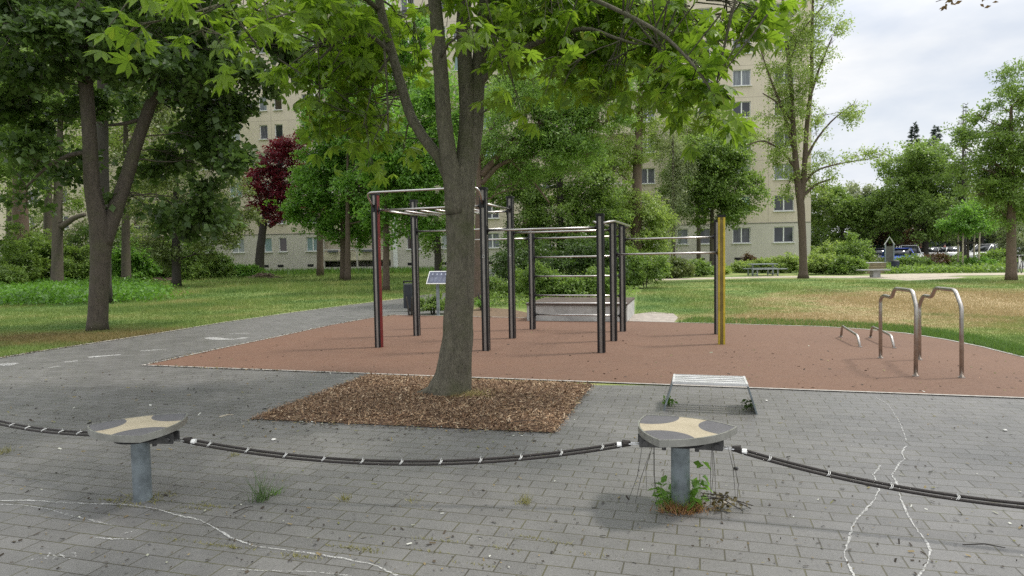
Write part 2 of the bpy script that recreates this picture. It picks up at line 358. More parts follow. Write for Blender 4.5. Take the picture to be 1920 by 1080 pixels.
def pavemat():
    m,t,p,o=newmat('concrete_pavers'); v=coord(t,rot=-EA)
    # wobble the joints a little
    b=N(t,'ShaderNodeTexBrick'); t.links.new(v,b.inputs[0]); b.offset=.5
    for k,x in (('Scale',1),('Mortar Size',.0045),('Mortar Smooth',.2),('Brick Width',.25),('Row Height',.133),('Bias',0)): b.inputs[k].default_value=x
    b.inputs['Color1'].default_value=(0,0,0,1); b.inputs['Color2'].default_value=(1,1,1,1); b.inputs['Mortar'].default_value=(.5,.5,.5,1)
    v0=coord(t)
    big=noise(t,v0,.35,4,.55); mid=noise(t,v0,2.5,5,.6); fine=noise(t,v0,90,3,.7)
    c=ramp(t,b.outputs['Color'],[(0,(.105,.102,.100)),(1,(.160,.155,.150))])
    c=mixc(t,ramp(t,big,[(.35,(0,0,0)),(.7,(.7,.7,.7))]),c,(.12,.117,.112))
    c=mixc(t,ramp(t,mid,[(.5,(0,0,0)),(.75,(.5,.5,.5))]),c,(.175,.17,.163))
    c=mixc(t,.35,c,ramp(t,fine,[(.3,(.09,.088,.084)),(.7,(.22,.215,.206))]))
    mort=ramp(t,mid,[(.4,(.060,.055,.046)),(.6,(.085,.08,.045)),(.75,(.06,.068,.032))])
    c=mixc(t,ramp(t,noise(t,v0,.8,7,.7),[(.52,(0,0,0)),(.7,(.55,.55,.55))]),c,(.085,.083,.082))
    c=mixc(t,ramp(t,noise(t,v0,14,4,.7),[(.62,(0,0,0)),(.72,(.45,.45,.45))]),c,(.07,.068,.062))
    c=mixc(t,b.outputs['Fac'],c,mort)
    t.links.new(c,p.inputs['Base Color'])
    t.links.new(ramp(t,mid,[(.3,(.36,)*3),(.7,(.56,)*3)]),p.inputs['Roughness'])
    inv=N(t,'ShaderNodeMath',operation='MULTIPLY_ADD'); inv.inputs[1].default_value=-1; inv.inputs[2].default_value=1; t.links.new(b.outputs['Fac'],inv.inputs[0])
    ad=N(t,'ShaderNodeMath',operation='MULTIPLY_ADD'); ad.inputs[1].default_value=.25; t.links.new(fine,ad.inputs[0]); t.links.new(inv.outputs[0],ad.inputs[2])
    bump(t,ad.outputs[0],p,.6,.006); return m
M['pave']=pavemat()
edgeL=[(-60,683),(0,672),(70,660),(150,648),(300,625),(420,605),(560,585),(650,573),(755,560),(800,553),(850,548)]
sheet('pavement',None,.004,M['pave'],[(-25,-8),(14,-8),(18,1.5),tuple((gb+ED*6)[:2]),tuple(gb[:2]),tuple(G(1500,730)[:2])]+[tuple(G(*q)[:2]) for q in [(1200,723),(900,723),(740,640),(760,594),(850,590),(870,548)]]+[tuple(G(*q)[:2]) for q in edgeL[::-1]]+[(-12,8.7),(-25,6.5)])
def matmat():
    m,t,p,o=newmat('safety_rubber'); v=coord(t)
    a=noise(t,v,.5,4); b=noise(t,v,260,3,.8); c_=noise(t,v,5,6,.7)
    c=ramp(t,a,[(.35,(.090,.036,.014)),(.65,(.135,.057,.024))])
    # greyer and slightly paler towards the right side
    s=N(t,'ShaderNodeSeparateXYZ'); t.links.new(v,s.inputs[0]); 
    mr_=N(t,'ShaderNodeMapRange'); mr_.inputs[1].default_value=-2; mr_.inputs[2].default_value=6; mr_.inputs[4].default_value=.75; t.links.new(s.outputs[0],mr_.inputs[0])
    c=mixc(t,mr_.outputs[0],c,ramp(t,a,[(.35,(.098,.054,.028)),(.65,(.145,.083,.045))]))
    c=mixc(t,ramp(t,c_,[(.42,(0,0,0)),(.7,(.55,.55,.55))]),c,(.155,.10,.066))
    c=mixc(t,ramp(t,noise(t,coord(t,(1,3,1),rot=-.4),1.6,7,.75),[(.50,(0,0,0)),(.68,(.5,.5,.5))]),c,(.10,.055,.036))
    c=mixc(t,.4,c,ramp(t,b,[(.3,(.10,.05,.035)),(.7,(.26,.15,.105))]))
    c=mixc(t,.35,c,ramp(t,noise(t,v,38,5,.8),[(.35,(.06,.03,.018)),(.65,(.22,.13,.085))]))
    t.links.new(c,p.inputs['Base Color']); p.inputs['Roughness'].default_value=.85; bump(t,b,p,.5,.004); return m
M['mat']=matmat()
backedge=[(268,686),(400,657),(520,632),(620,610),(700,596),(740,591),(850,593),(990,597),(1190,603),(1400,609),(1540,613),(1620,618),(1700,626),(1770,637),(1840,651),(1920,671),(2000,690)]
mpts=[tuple(G(*q)[:2]) for q in backedge]+[tuple((gb+ED*2.2)[:2])]
sheet('safety_surface',None,.009,M['mat'],mpts)
# kerb strip round the safety surface
M['kerb']=simple('pale_concrete_kerb',(.36,.34,.31),.8,scale=20)
mb=MB(); 
def strip(mb,pts,w_,z,zz=None):
    pts=[np.array(p,float) for p in pts]; n=len(pts); Lq=[];Rq=[]
    for i in range(n):
        t_=pts[min(i+1,n-1)]-pts[max(i-1,0)]; t_=t_[:2]/(np.linalg.norm(t_[:2])+1e-9); nn=np.array([-t_[1],t_[0]])
        ww=w_ if np.isscalar(w_) else w_[i]
        Lq.append((*(pts[i][:2]+nn*ww/2),z)); Rq.append((*(pts[i][:2]-nn*ww/2),z))
    mb.add(Rq+Lq,[(i,i+1,n+i+1,n+i) for i in range(n-1)])
strip(mb,[G(*q) for q in backedge],.06,.014); strip(mb,[ga,gb,gb+ED*2.2],.05,.0145)
struct('kerb_strip',mb,M['kerb'])
mb=MB(); strip(mb,[G(*q) for q in edgeL],.07,.0125); struct('path_kerb',mb,M['kerb'])
# mulch bed
mc=[G(*q) for q in ((690,705),(1110,722),(1040,813),(468,787))]
M['mulch']=simple('bark_mulch',(.13,.075,.045),.95,scale=30,var=.5,bmp=.6)
mb=MB(); n=24
gr=[]
for j in range(n+1):
    for i in range(n+1):
        a,b=i/n,j/n; q=(mc[0]*(1-a)+mc[1]*a)*(1-b)+(mc[3]*(1-a)+mc[2]*a)*b; e=min(a,1-a,b,1-b)
        gr.append((q[0],q[1],.010+min(.03,e*.25)+.012*math.sin(i*1.7+j)*math.sin(j*2.1)*min(1,e*8)))
mb.add(gr,[(j*(n+1)+i,(j+1)*(n+1)+i,(j+1)*(n+1)+i+1,j*(n+1)+i+1) for j in range(n) for i in range(n)])
struct('mulch_bed',mb,M['mulch'],smooth=True)
m,t,p,o=newmat('wood_chip'); g=N(t,'ShaderNodeNewGeometry'); v=coord(t)
c=ramp(t,g.outputs['Random Per Island'],[(0,(.06,.038,.022)),(.3,(.17,.095,.05)),(.6,(.30,.18,.10)),(.85,(.42,.29,.17)),(1,(.66,.52,.36))])
t.links.new(mixc(t,ramp(t,noise(t,v,60),[(.4,(0,)*3),(.7,(.5,)*3)]),c,(.08,.045,.03)),p.inputs['Base Color']); p.inputs['Roughness'].default_value=.9; M['chip']=m
def chips(n,fn,l,wd,zf,tilt=.35):
    c=fn(n); d=rng.normal(size=(len(c),3)); d[:,2]*=tilt; d=unit(d); nn=unit(rng.normal(size=(len(c),3))*.35+np.array([0,0,1])); nn=unit(nn-d*np.sum(nn*d,1,keepdims=True)); s=np.cross(d,nn)
    l=l*rng.uniform(.4,1.3,(len(c),1)); wd=wd*rng.uniform(.5,1.4,(len(c),1))
    return np.stack([c-d*l/2-s*wd/2,c+d*l/2-s*wd/3,c+d*l/2+s*wd/2,c-d*l/2+s*wd/3],1).reshape(-1,3)
def inbed(n):
    a=rng.uniform(0,1,(n,1)); b=rng.uniform(0,1,(n,1)); a=a+rng.normal(size=a.shape)*.011; b=b+rng.normal(size=b.shape)*.013
    q=(mc[0]*(1-a)+mc[1]*a)*(1-b)+(mc[3]*(1-a)+mc[2]*a)*b; e=np.minimum(np.minimum(a,1-a),np.minimum(b,1-b))
    q[:,2:]=.014+np.clip(e*.25,0,.03)+rng.uniform(0,.018,(n,1)); return q
o=npmesh('wood_chips',np.concatenate([chips(42000,inbed,.026,.007,0),chips(2500,inbed,.07,.014,0,.5)]),4,M['chip']); tag(o,'reddish brown wood chips covering the square bed round the tree','wood chips',kind='stuff')

# paved patch by the plinth, far paths, car park, road
M['patch']=simple('pale_paving',(.33,.29,.25),.85,scale=6)
sheet('paved_patch',[(1172,607),(1186,590),(1222,585),(1262,588),(1272,596),(1262,606.5)],.0065,M['patch'])
M['sand']=simple('sand_path',(.42,.37,.29),.9,scale=3)
sheet('sand_path',[(1232,526),(1420,521.5),(1500,520.5),(1640,522),(1700,526),(1790,522.5),(1815,519.5),(1700,517),(1640,517),(1450,518),(1300,521),(1225,523)],.006,M['sand'])
M['asph']=simple('asphalt',(.20,.20,.20),.85,scale=2)
sheet('footpath',[(1655,521),(1700,523.5),(1800,517),(2100,513.5),(2100,508.5),(1870,512),(1700,513.5),(1650,515)],.011,M['sand'])
sheet('car_park',None,.005,M['asph'],[(27,44),(60,40),(130,60),(130,120),(40,120),(30,75)])
# bare leaf-litter strip behind the surface
M['soil']=simple('bare_soil',(.15,.10,.06),.95,scale=12,var=.45)
sheet('soil_strip',[(885,593.5),(1000,597.2),(1004,590),(960,580),(900,576),(880,583)],.0045,M['soil'])

# ================= CHALK =================
def chalkmat(name,a,dens):
    m,t,p,o=newmat(name); v=coord(t); p.inputs['Base Color'].default_value=(.66,.66,.64,1); p.inputs['Roughness'].default_value=.95
    f=ramp(t,noise(t,v,55,4,.8),[(.5-dens,(0,0,0)),(.62-dens*.4,(a,a,a))]); tr=N(t,'ShaderNodeBsdfTransparent'); ms=N(t,'ShaderNodeMixShader')
    t.links.new(f,ms.inputs[0]); t.links.new(tr.outputs[0],ms.inputs[1]); t.links.new(p.outputs[0],ms.inputs[2]); t.links.new(ms.outputs[0],o.inputs[0]); return m
M['chalk']=chalkmat('chalk',.62,.12); M['chalkf']=chalkmat('faint_chalk',.5,.06)
def chalk(px,w_,mat,nm='chalk_line',z=.0105):
    pts=[G(*q) for q in px]; k=len(pts); s=np.linspace(0,k-1,k*7); A=np.array(pts); q=np.stack([np.interp(s,range(k),A[:,i]) for i in range(3)],1)
    q[1:-1]=(q[:-2]+2*q[1:-1]+q[2:])/4; q[:,:2]+=rng.normal(size=(len(q),2))*.0025
    ww=w_*(.8 if w_<.05 else 1)*(1+.45*np.sin(s*2.3))*rng.uniform(.7,1.2,len(s)); mb=MB(); strip(mb,q,ww,z); return struct(nm,mb,mat)
chalk([(0,941),(60,941),(120,945),(180,947),(250,950),(290,956),(330,968),(370,976),(400,990),(430,1010),(480,1028),(560,1037),(640,1050),(700,1062),(745,1082)],.013,M['chalk'])
chalk([(0,949),(40,949),(90,957),(140,972),(190,982),(215,990)],.012,M['chalkf'])
chalk([(180,1011),(215,1014),(248,1013)],.010,M['chalk']); chalk([(225,1005),(245,1000),(265,994)],.009,M['chalkf'])
chalk([(428,1071),(500,1073),(580,1075),(660,1083)],.010,M['chalkf'])
for q in ([(85,1048),(60,1052),(50,1056)],[(92,1040),(88,1052)],[(100,1044),(108,1046),(98,1052)],[(112,1042),(122,1048)],[(128,1041),(140,1040),(142,1046),(130,1051)]): chalk(q,.008,M['chalkf'])
chalk([(1700,838),(1690,850),(1697,862),(1685,872),(1680,882),(1672,893),(1680,905),(1686,920),(1688,935),(1700,965),(1715,990),(1735,1015),(1745,1035),(1741,1055),(1728,1078),(1715,1090)],.012,M['chalk'])
chalk([(1650,875),(1645,885),(1637,892),(1642,903),(1648,920),(1640,940),(1628,952),(1605,978),(1596,995),(1592,1015),(1583,1040),(1590,1062),(1603,1085)],.012,M['chalk'])
chalk([(1640,745),(1665,760),(1672,770),(1690,800),(1700,830)],.009,M['chalkf'])
for q,ww in (([(388,634),(415,637),(440,637),(462,634)],.17),([(262,659),(285,657.5),(310,656)],.10),([(165,671),(190,669),(228,666)],.12),([(0,686),(18,684),(32,682)],.22),([(120,680),(145,678)],.10),([(430,627),(465,626)],.08),([(90,691),(110,688)],.06)):
    chalk(q,ww,M['chalk'] if ww>.11 else M['chalkf'],'chalk_patch')

# ================= BUILDING =================
def facade(name,c,tile=None,streak=.3):
    m,t,p,o=newmat(name); v=coord(t); vs=coord(t,(2.2,2.2,.16))
    col=ramp(t,noise(t,v,.5,4),[(.3,tuple(x*.93 for x in c)),(.7,tuple(min(1,x*1.05) for x in c))])
    col=mixc(t,ramp(t,noise(t,vs,1.6,5,.6),[(.5,(0,)*3),(.75,(streak,)*3)]),col,tuple(x*.72 for x in c))
    # panel / tile joints in the wall's own plane
    rx=N(t,'ShaderNodeMapping'); rx.inputs['Rotation'].default_value=(R(90),0,0); t.links.new(v,rx.inputs[0]); 
    rx.inputs['Location'].default_value=(0,(3.9%2.78) if not tile else 0,0)
    b=N(t,'ShaderNodeTexBrick'); t.links.new(rx.outputs[0],b.inputs[0]); b.offset=0 if not tile else .5
    bw,rh,ms_=(3.6,2.78,.018) if not tile else (.9,.3,.006)
    for k,x in (('Scale',1),('Mortar Size',ms_),('Brick Width',bw),('Row Height',rh)): b.inputs[k].default_value=x
    col=mixc(t,b.outputs['Fac'],col,tuple(x*(.6 if not tile else .84) for x in c))
    t.links.new(col,p.inputs['Base Color']); p.inputs['Roughness'].default_value=.9; return m
M['fac']=facade('beige_render',(.62,.545,.44)); M['fac0']=facade('grey_tiles',(.56,.525,.465),True,.25)
M['logg']=simple('loggia_wall',(.45,.42,.34),.9,scale=1); M['para']=simple('cream_parapet',(.60,.54,.40),.85,scale=2)
M['white']=simple('white_frame',(.78,.78,.76),.5,scale=3,var=.06,bmp=0)
def glass(name,c,rough=.08):
    m,t,p,o=newmat(name); v=coord(t); t.links.new(ramp(t,noise(t,v,1.3,2),[(.35,tuple(x*.6 for x in c)),(.65,c)]),p.inputs['Base Color']); p.inputs['Roughness'].default_value=rough; p.inputs['Specular IOR Level'].default_value=.7; return m
def blind(name,a,b):
    m,t,p,o=newmat(name); v=coord(t); wv=N(t,'ShaderNodeTexWave',bands_direction='Z'); wv.inputs['Scale'].default_value=3.2; t.links.new(v,wv.inputs[0])
    t.links.new(ramp(t,wv.outputs[0],[(.4,a),(.6,b)]),p.inputs['Base Color']); p.inputs['Roughness'].default_value=.25; return m
def curtain(name,a,b):
    m,t,p,o=newmat(name); v=coord(t,(8,8,.6)); t.links.new(ramp(t,noise(t,v,2,3),[(.35,a),(.65,b)]),p.inputs['Base Color']); p.inputs['Roughness'].default_value=.2; return m
panes=[glass('dark_glass',(.035,.04,.05)),curtain('net_curtain',(.10,.11,.13),(.26,.28,.30)),blind('teal_blind',(.16,.25,.26),(.30,.40,.40)),curtain('pale_curtain',(.3,.33,.34),(.42,.44,.45)),glass('brown_glass',(.06,.04,.035)),curtain('grey_curtain',(.07,.07,.09),(.16,.16,.19))]
Rc=np.array([D(1520,490,58)[0],58.0]); BA=math.atan2(-.146,.989); bu=np.array([.989,-.146])
bt=thing('apartment_building','tall beige slab apartment block behind the trees, grey tiled ground floor','building',(Rc[0],Rc[1],0),rz=BA)
def U(px): 
    k=(px-960)/F; return -(Rc[0]-k*Rc[1])/(.989+.146*k)
ST=2.78; NF=11; Z0=3.9; LEFT=-92.
cols=[]   # (centre u, width, type)
for px,ww in ((394,.85),(449,1.35),(505,.85),(533,.85),(589,1.35),(777,1.35),(838,.9),(868,.9),(925,1.35),(1216,1.35),(1281,.98),(1322,1.05),(1391,1.55),(1470,1.7)): cols.append((U(px),ww,'w'))
for u_ in (-70,-74,-78,-84): cols.append((u_,1.35,'w'))
for a,b in ((608,735),(1000,1188),(255,335)):
    ua,ub=U(a),U(b); mid=(ua+ub)/2; hw=(ub-ua)/2-.12; cols.append((ua+.06+hw/2,hw,'l')); cols.append((mid+.06+hw/2,hw,'l'))
cols.sort()
w0,w1=MB(),MB(); win_spec=[]; log_spec=[]
TH=.30
def wbox(mb,u0,u1,z0,z1,y0=0,y1=TH): 
    if u1-u0>.002 and z1-z0>.002: mb.box(((u0+u1)/2,(y0+y1)/2,(z0+z1)/2),(u1-u0,y1-y0,z1-z0))
for f in range(NF):
    mb=w0 if f==0 else w1; zb=-0.3 if f==0 else Z0+ST*(f-1)+.001; zt=Z0+ST*f; s=2.15+ST*f; h=s+1.4
    x=LEFT
    for u,wd,ty in cols:
        a,b=u-wd/2,u+wd/2; wbox(mb,x,a,zb,zt)
        if ty=='w': wbox(mb,a,b,zb,s); wbox(mb,a,b,h,zt); win_spec.append((f,u,wd,s))
        else: log_spec.append((f,u,wd,s,zb,zt)); wbox(mb,a,b,h+.32,zt); (wbox(mb,a,b,-.3,.55) if f==0 else None)
        x=b
    wbox(mb,x,0,zb,zt)
w1.box((LEFT/2,6.3,(NF*ST+1.1)/2+.6),(-LEFT-.02,12-.62,NF*ST-1.),mi=0)
w1.box((LEFT/2,6,Z0+ST*(NF-1)+.3),(-LEFT+.3,12.4,.6))
w0.box((LEFT/2,7.2,1.7),(-LEFT-.02,9,4.))
w0.build('ground_floor_wall',M['fac0'],bt,local=True); w1.build('upper_wall',M['fac'],bt,local=True)
mb=MB(); mb.box((LEFT/2,-.012,Z0),(-LEFT,.05,.07)); mb.build('storey_ledge',simple('dark_ledge',(.20,.19,.17),.8),bt,local=True)
cnt=0; restf,restp=MB(),MB()
def winmesh(fr,pn,u,wd,s):
    h=s+1.4; y=.14; e=.07
    for (x0,x1,z0,z1) in ((u-wd/2,u-wd/2+e,s,h),(u+wd/2-e,u+wd/2,s,h),(u-wd/2+e,u+wd/2-e,s,s+e),(u-wd/2+e,u+wd/2-e,h-e,h)):
        fr.box(((x0+x1)/2,y,(z0+z1)/2),(x1-x0,.08,z1-z0))
    if wd>1.2: fr.box((u,y-.005,s+.7),(.10,.085,1.4-2*e))
    fr.box((u,-.03,s-.03),(wd+.16,.22,.06))
    pn.box((u,y+.03,s+.7),(wd-.1,.02,1.3))
win_spec.sort(key=lambda q:(q[0]>7, abs(q[1]+25)>42, q[0]))
for k,(f,u,wd,s) in enumerate(win_spec):
    if k<96:
        fr,pn=MB(),MB(); winmesh(fr,pn,u,wd,s); fo=fr.build('window',M['white'],bt,local=True)
        pm=panes[int(rng.choice(6,p=[.3,.2,.13,.1,.07,.2]))]
        pn.build('pane',pm,fo,local=True)
    else: winmesh(restf,restp,u,wd,s)
a=restf.build('window',M['white'],bt,local=True); a['kind']='stuff'; b=restp.build('pane',panes[5],a,local=True); b['kind']='stuff'
M['rail']=simple('white_rail',(.72,.72,.70),.5,var=.08); M['fbox']=simple('flower_box',(.12,.13,.14),.7)
lk_=0
for f,u,wd,s,zb,zt in log_spec:
    if f>7: 
        mb=MB(); mb.box((u,.2,s+.1),(wd,.1,2.4)); q=mb.build('loggia',M['logg'],bt,local=True); continue
    mb=MB(); z1=s+1.72; zf=s-.95
    mb.box((u,1.45,(zf+z1)/2),(wd,.1,z1-zf)); mb.box((u,.85,zf-.05),(wd,1.1,.1)); mb.box((u-wd/2-.03,.85,(zf+z1)/2),(.05,1.1,z1-zf)); mb.box((u+wd/2+.03,.85,(zf+z1)/2),(.05,1.1,z1-zf))
    lo=mb.build('loggia',M['logg'],bt,local=True)
    mb=MB(); mb.box((u,.08,zf+.42),(wd,.12,.84)); mb.build('parapet',M['para'],lo,local=True)
    mb=MB(); mb.box((u,.0,zf+1.06),(wd,.05,.06)); [mb.box((u+k*wd/2*.97,.0,zf+.95),(.04,.04,.2)) for k in (-1,0,1)]; mb.build('rail',M['rail'],lo,local=True)
    mb=MB(); mb.box((u,1.38,s+.35),(wd*.8,.04,1.9)); mb.build('glazing',panes[(f*3+int(abs(u)))%6],lo,local=True)
    if rng.random()<.6: mb=MB(); mb.box((u-wd*.2,-.14,zf+.9),(1.0,.2,.2)); mb.build('flower_box',M['fbox'],lo,local=True)
mb=MB()
for u,wd,ty in cols:
    if ty=='w' and u>-62: mb.box((u-.3,-.004,.75),(.62,.03,.24))
o=mb.build('basement_vent',simple('vent_dark',(.015,.015,.015),.9),bt,local=True)
for u in (U(606)-.15,U(738)+.3):
    mb=MB(); mb.box((u,-.06,NF*ST/2),(.42 if u>U(700) else .2,.12,NF*ST)); mb.build('pilaster',M['white'],bt,local=True)

# ================= CALISTHENICS FRAME =================
M['blk']=simple('black_anodised_post',(.012,.012,.014),.35,.3,var=.3,scale=6,bmp=.05)
M['alu']=simple('brushed_aluminium_inlay',(.30,.28,.26),.45,.7,var=.12,scale=4,bmp=.05)
M['olv']=simple('olive_inlay',(.20,.15,.045),.5,.2,var=.25); M['redp']=simple('red_inlay',(.13,.008,.010),.4,.1,var=.2); M['yelp']=simple('yellow_post',(.50,.38,.03),.45,.1,var=.2)
M['galv']=simple('galvanised_steel',(.25,.29,.31),.5,.6,var=.3,scale=9,bmp=.1)
M['steel']=simple('brushed_steel',(.50,.48,.46),.3,.95,var=.1,scale=20,bmp=.05)
M['steelw']=simple('weathered_steel',(.46,.43,.40),.38,.9,var=.2,scale=12,bmp=.05)
posts={'a':((711,652),(706,362)),'b':((782,630),(779,375)),'c':((912,658),(908,354)),'d':((961,635),(957,370)),'e':((999,618),(996,428)),'f':((1128,662),(1126,404)),'g':((1151,640),(1149,417)),'h':((1168,622),(1167,421)),'y':((1353,646),(1351,405)),'k':((1345,627),(1342,411)),'m':((832,613),(831,441))}
gp={k:G(*v[0]) for k,v in posts.items()}
gp['m']=gp['e']+(gp['b']-gp['d'])*.88
hp={'a':2.68,'b':2.68,'c':2.68,'d':2.66,'e':2.12,'f':2.2,'g':2.14,'h':2.14,'y':2.18,'k':2.16,'m':2.12}
FA=math.atan2((gp['c']-gp['a'])[1],(gp['c']-gp['a'])[0])
ft=thing('calisthenics_frame','outdoor workout frame of dark posts, steel bars and ladder rungs on the reddish surface','workout frame',tuple(gp['f']))
fx=np.array([math.cos(FA),math.sin(FA),0]); fy=np.array([-fx[1],fx[0],0])
for k,g_ in gp.items():
    h_=hp[k]; wd=.116; sh=M['yelp'] if k=='y' else M['blk']
    mb=MB()
    # profile: square extrusion with grooves on each face
    q=wd/2; gq=.024; dp=.012
    prof=[(-q,-q),(-gq,-q),(-gq,-q+dp),(gq,-q+dp),(gq,-q),(q,-q),(q,-gq),(q-dp,-gq),(q-dp,gq),(q,gq),(q,q),(gq,q),(gq,q-dp),(-gq,q-dp),(-gq,q),(-q,q),(-q,gq),(-q+dp,gq),(-q+dp,-gq),(-q,-gq)]
    # corners are chamfered
    prof2=[]
    for i,(x,y) in enumerate(prof):
        if abs(x)==q and abs(y)==q:
            c_=.012
            pr=prof[i-1]; 
            if pr[0]==x: prof2+=[(x,y-math.copysign(c_,y)),(x-math.copysign(c_,x),y)]
            else: prof2+=[(x-math.copysign(c_,x),y),(x,y-math.copysign(c_,y))]
        else: prof2.append((x,y))
    W_=[(g_[0]+x*fx[0]+y*fy[0],g_[1]+x*fx[1]+y*fy[1]) for x,y in prof2]
    mb.prism(W_,.0,h_-.04)
    po=mb.build('post',sh,ft)
    if k in 'ya': po['label']='yellow post' if k=='y' else 'post with a red side inlay'
    mb=MB()
    for n_,s_ in ((-fy,0),(fx,1),(fy,2),(-fx,3)):
        c_=g_+n_*(q-dp+.002); 
        if k=='a' and s_ in (1,): continue
        mb.box((c_[0],c_[1],h_/2-.02),(.046,.003,h_-.05) if s_%2==0 else (.003,.046,h_-.05),FA)
    mb.build('inlay',M['alu'] if k!='y' else M['olv'],po)
    if k=='a':
        c_=g_+fx*(q-.004); mb=MB(); mb.box((c_[0],c_[1],h_/2-.02),(.012,.09,h_-.06),FA); z_=mb.build('side_inlay',M['redp'],po); z_['label']='red inlay'
    mb=MB(); mb.box((g_[0],g_[1],h_-.02),(wd+.016,wd+.016,.04),FA,bev=.006); mb.build('cap',M['blk'],po)
def bar(a,b,z,off=0,r=.017,za=None):
    p0=gp[a]+fy*off; p1=gp[b]+fy*off; d=unit(p1-p0); p0=p0+d*.05; p1=p1-d*.05
    mb=MB(); mb.tube([(p0[0],p0[1],z),(p1[0],p1[1],za or z)],r,12); o=mb.build('bar',M['steel'],ft,smooth=True)
    mb=MB(); 
    for p_,s_ in ((p0,1),(p1,-1)):
        pz=z if s_>0 else (za or z); mb.tube([(*(p_-d*s_*.0)[:2],pz),(*(p_+d*s_*.03)[:2],pz)],.034,12)
        for e in (-.05,.05): mb.box((*(p_+d*s_*.006)[:2],pz+e),(.02,.03,.03),FA)
    mb.build('clamp',M['blk'],o); return o
bar('a','c',2.38); bar('b','d',2.38); bar('b','d',2.06); bar('c','f',1.98,za=1.98); bar('d','g',1.98)
bar('a','b',2.40); bar('c','d',2.42)
for z in (1.90,1.51,1.115,.72,.32): bar('e','h',z)
bar('g','y',1.55); bar('h','k',1.84); bar('e','m',1.9)
# ladder rungs between the two high bars
for k in range(1,7):
    t_=k/7; p0=gp['a']*(1-t_)+gp['c']*t_; p1=gp['b']*(1-t_)+gp['d']*t_
    mb=MB(); mb.tube([(p0[0],p0[1],2.345),(p1[0],p1[1],2.345)],.015,10); mb.build('rung',M['steel'],ft,smooth=True)
# raised pull-up loop
def fillet(pts,r,n=5):
    out=[np.array(pts[0],float)]
    for i in range(1,len(pts)-1):
        a,b,c=[np.array(q,float) for q in pts[i-1:i+2]]; ra=min(r,.45*np.linalg.norm(a-b),.45*np.linalg.norm(c-b)); p0=b+unit(a-b)*ra; p1=b+unit(c-b)*ra
        for k in range(n+1):
            t_=k/n; out.append((1-t_)**2*p0+2*t_*(1-t_)*b+t_*t_*p1)
    out.append(np.array(pts[-1],float)); return out
za=gp['a']-fy*.05; zc=gp['c']-fy*.05
mb=MB(); mb.tube(fillet([(*za[:2],2.42),(*(za-fy*.22-fx*.02)[:2],2.66),(*(zc-fy*.22+fx*.02)[:2],2.66),(*zc[:2],2.40)],.12),.017,12); mb.build('pull_up_bar',M['steel'],ft,smooth=True)
for p_ in (za,zc): mb=MB(); mb.box((p_[0],p_[1],2.41),(.05,.04,.12),FA,bev=.006); mb.build('clamp',M['blk'],ft)
# flat loop handles on top of the right post group
gf,gg,gh=gp['f'],gp['g'],gp['h']
for base,sg in ((gg,-1),(gh,1),):
    c_=base+fx*0; z=2.10
    pts=[c_+fx*.05*sg,c_+fx*.30*sg-fy*.02,c_+fx*.30*sg+(-fy)*1.15,c_+fx*.05*sg-fy*1.4]
bars_=[ (gh+fx*.05, gh+fx*.17-fy*.1, gf+fx*.17+fy*.3, gf+fx*.05),
        (gh-fx*.05, gh-fx*.19-fy*.1, gf-fx*.17+fy*.3, gf-fx*.05)]
for q in bars_:
    mb=MB(); mb.tube(fillet([(*q[0][:2],2.05),(*q[1][:2],2.09),(*q[2][:2],2.09),(*q[3][:2],2.05)],.1),.017,12); mb.build('side_bar',M['steel'],ft,smooth=True)
M['stk']=simple('pale_sticker',(.6,.6,.58),.5)
for k,z in (('c',1.56),('d',1.57)):
    g_=gp[k]-fy*.047; mb=MB(); mb.box((g_[0],g_[1],z),(.04,.012,.045),FA); mb.box((*(gp[k]-fy*.0545)[:2],z+.004),(.018,.003,.02),FA,mi=1)
    s_=mb.build('sticker',[M['stk'],M['blk']],ft)

# ================= DIP BARS, LOW BARS =================
def bentbar(px,label,name,r,group):
    a=G(*px[0]); b=G(*px[-1]); pts=[a]+[PL(*q,a,b) for q in px[1:-1]]+[b]
    t_=thing(name,label,'exercise bar',tuple(a),group)
    mb=MB(); mb.tube(fillet(pts,.07,5),r,14); mb.build('tube',M['steelw'],t_,smooth=True)
    for p_ in (a,b):
        mb=MB(); mb.cyl((p_[0],p_[1],.009),r*1.55,.012,16); mb.build('foot_collar',M['steelw'],t_,smooth=False)
bentbar([(1651,673),(1651,560),(1657,554),(1672,558),(1678,541),(1711,545),(1718,575),(1717,707)],'stepped steel dip bar, left one of the tall pair','dip_bar',.024,'tall dip bars')
bentbar([(1724,676),(1724,572),(1731,554),(1747,557),(1754,540),(1791,544),(1803,576),(1803,710)],'stepped steel dip bar, right one of the tall pair','dip_bar',.024,'tall dip bars')
bentbar([(1577,633),(1579,611),(1608,629),(1613,652)],'low slanted steel push-up bar, left one of the low pair','push_up_bar',.02,'low push-up bars')
bentbar([(1632,634),(1635,612),(1671,629),(1677,654)],'low slanted steel push-up bar, right one of the low pair','push_up_bar',.02,'low push-up bars')

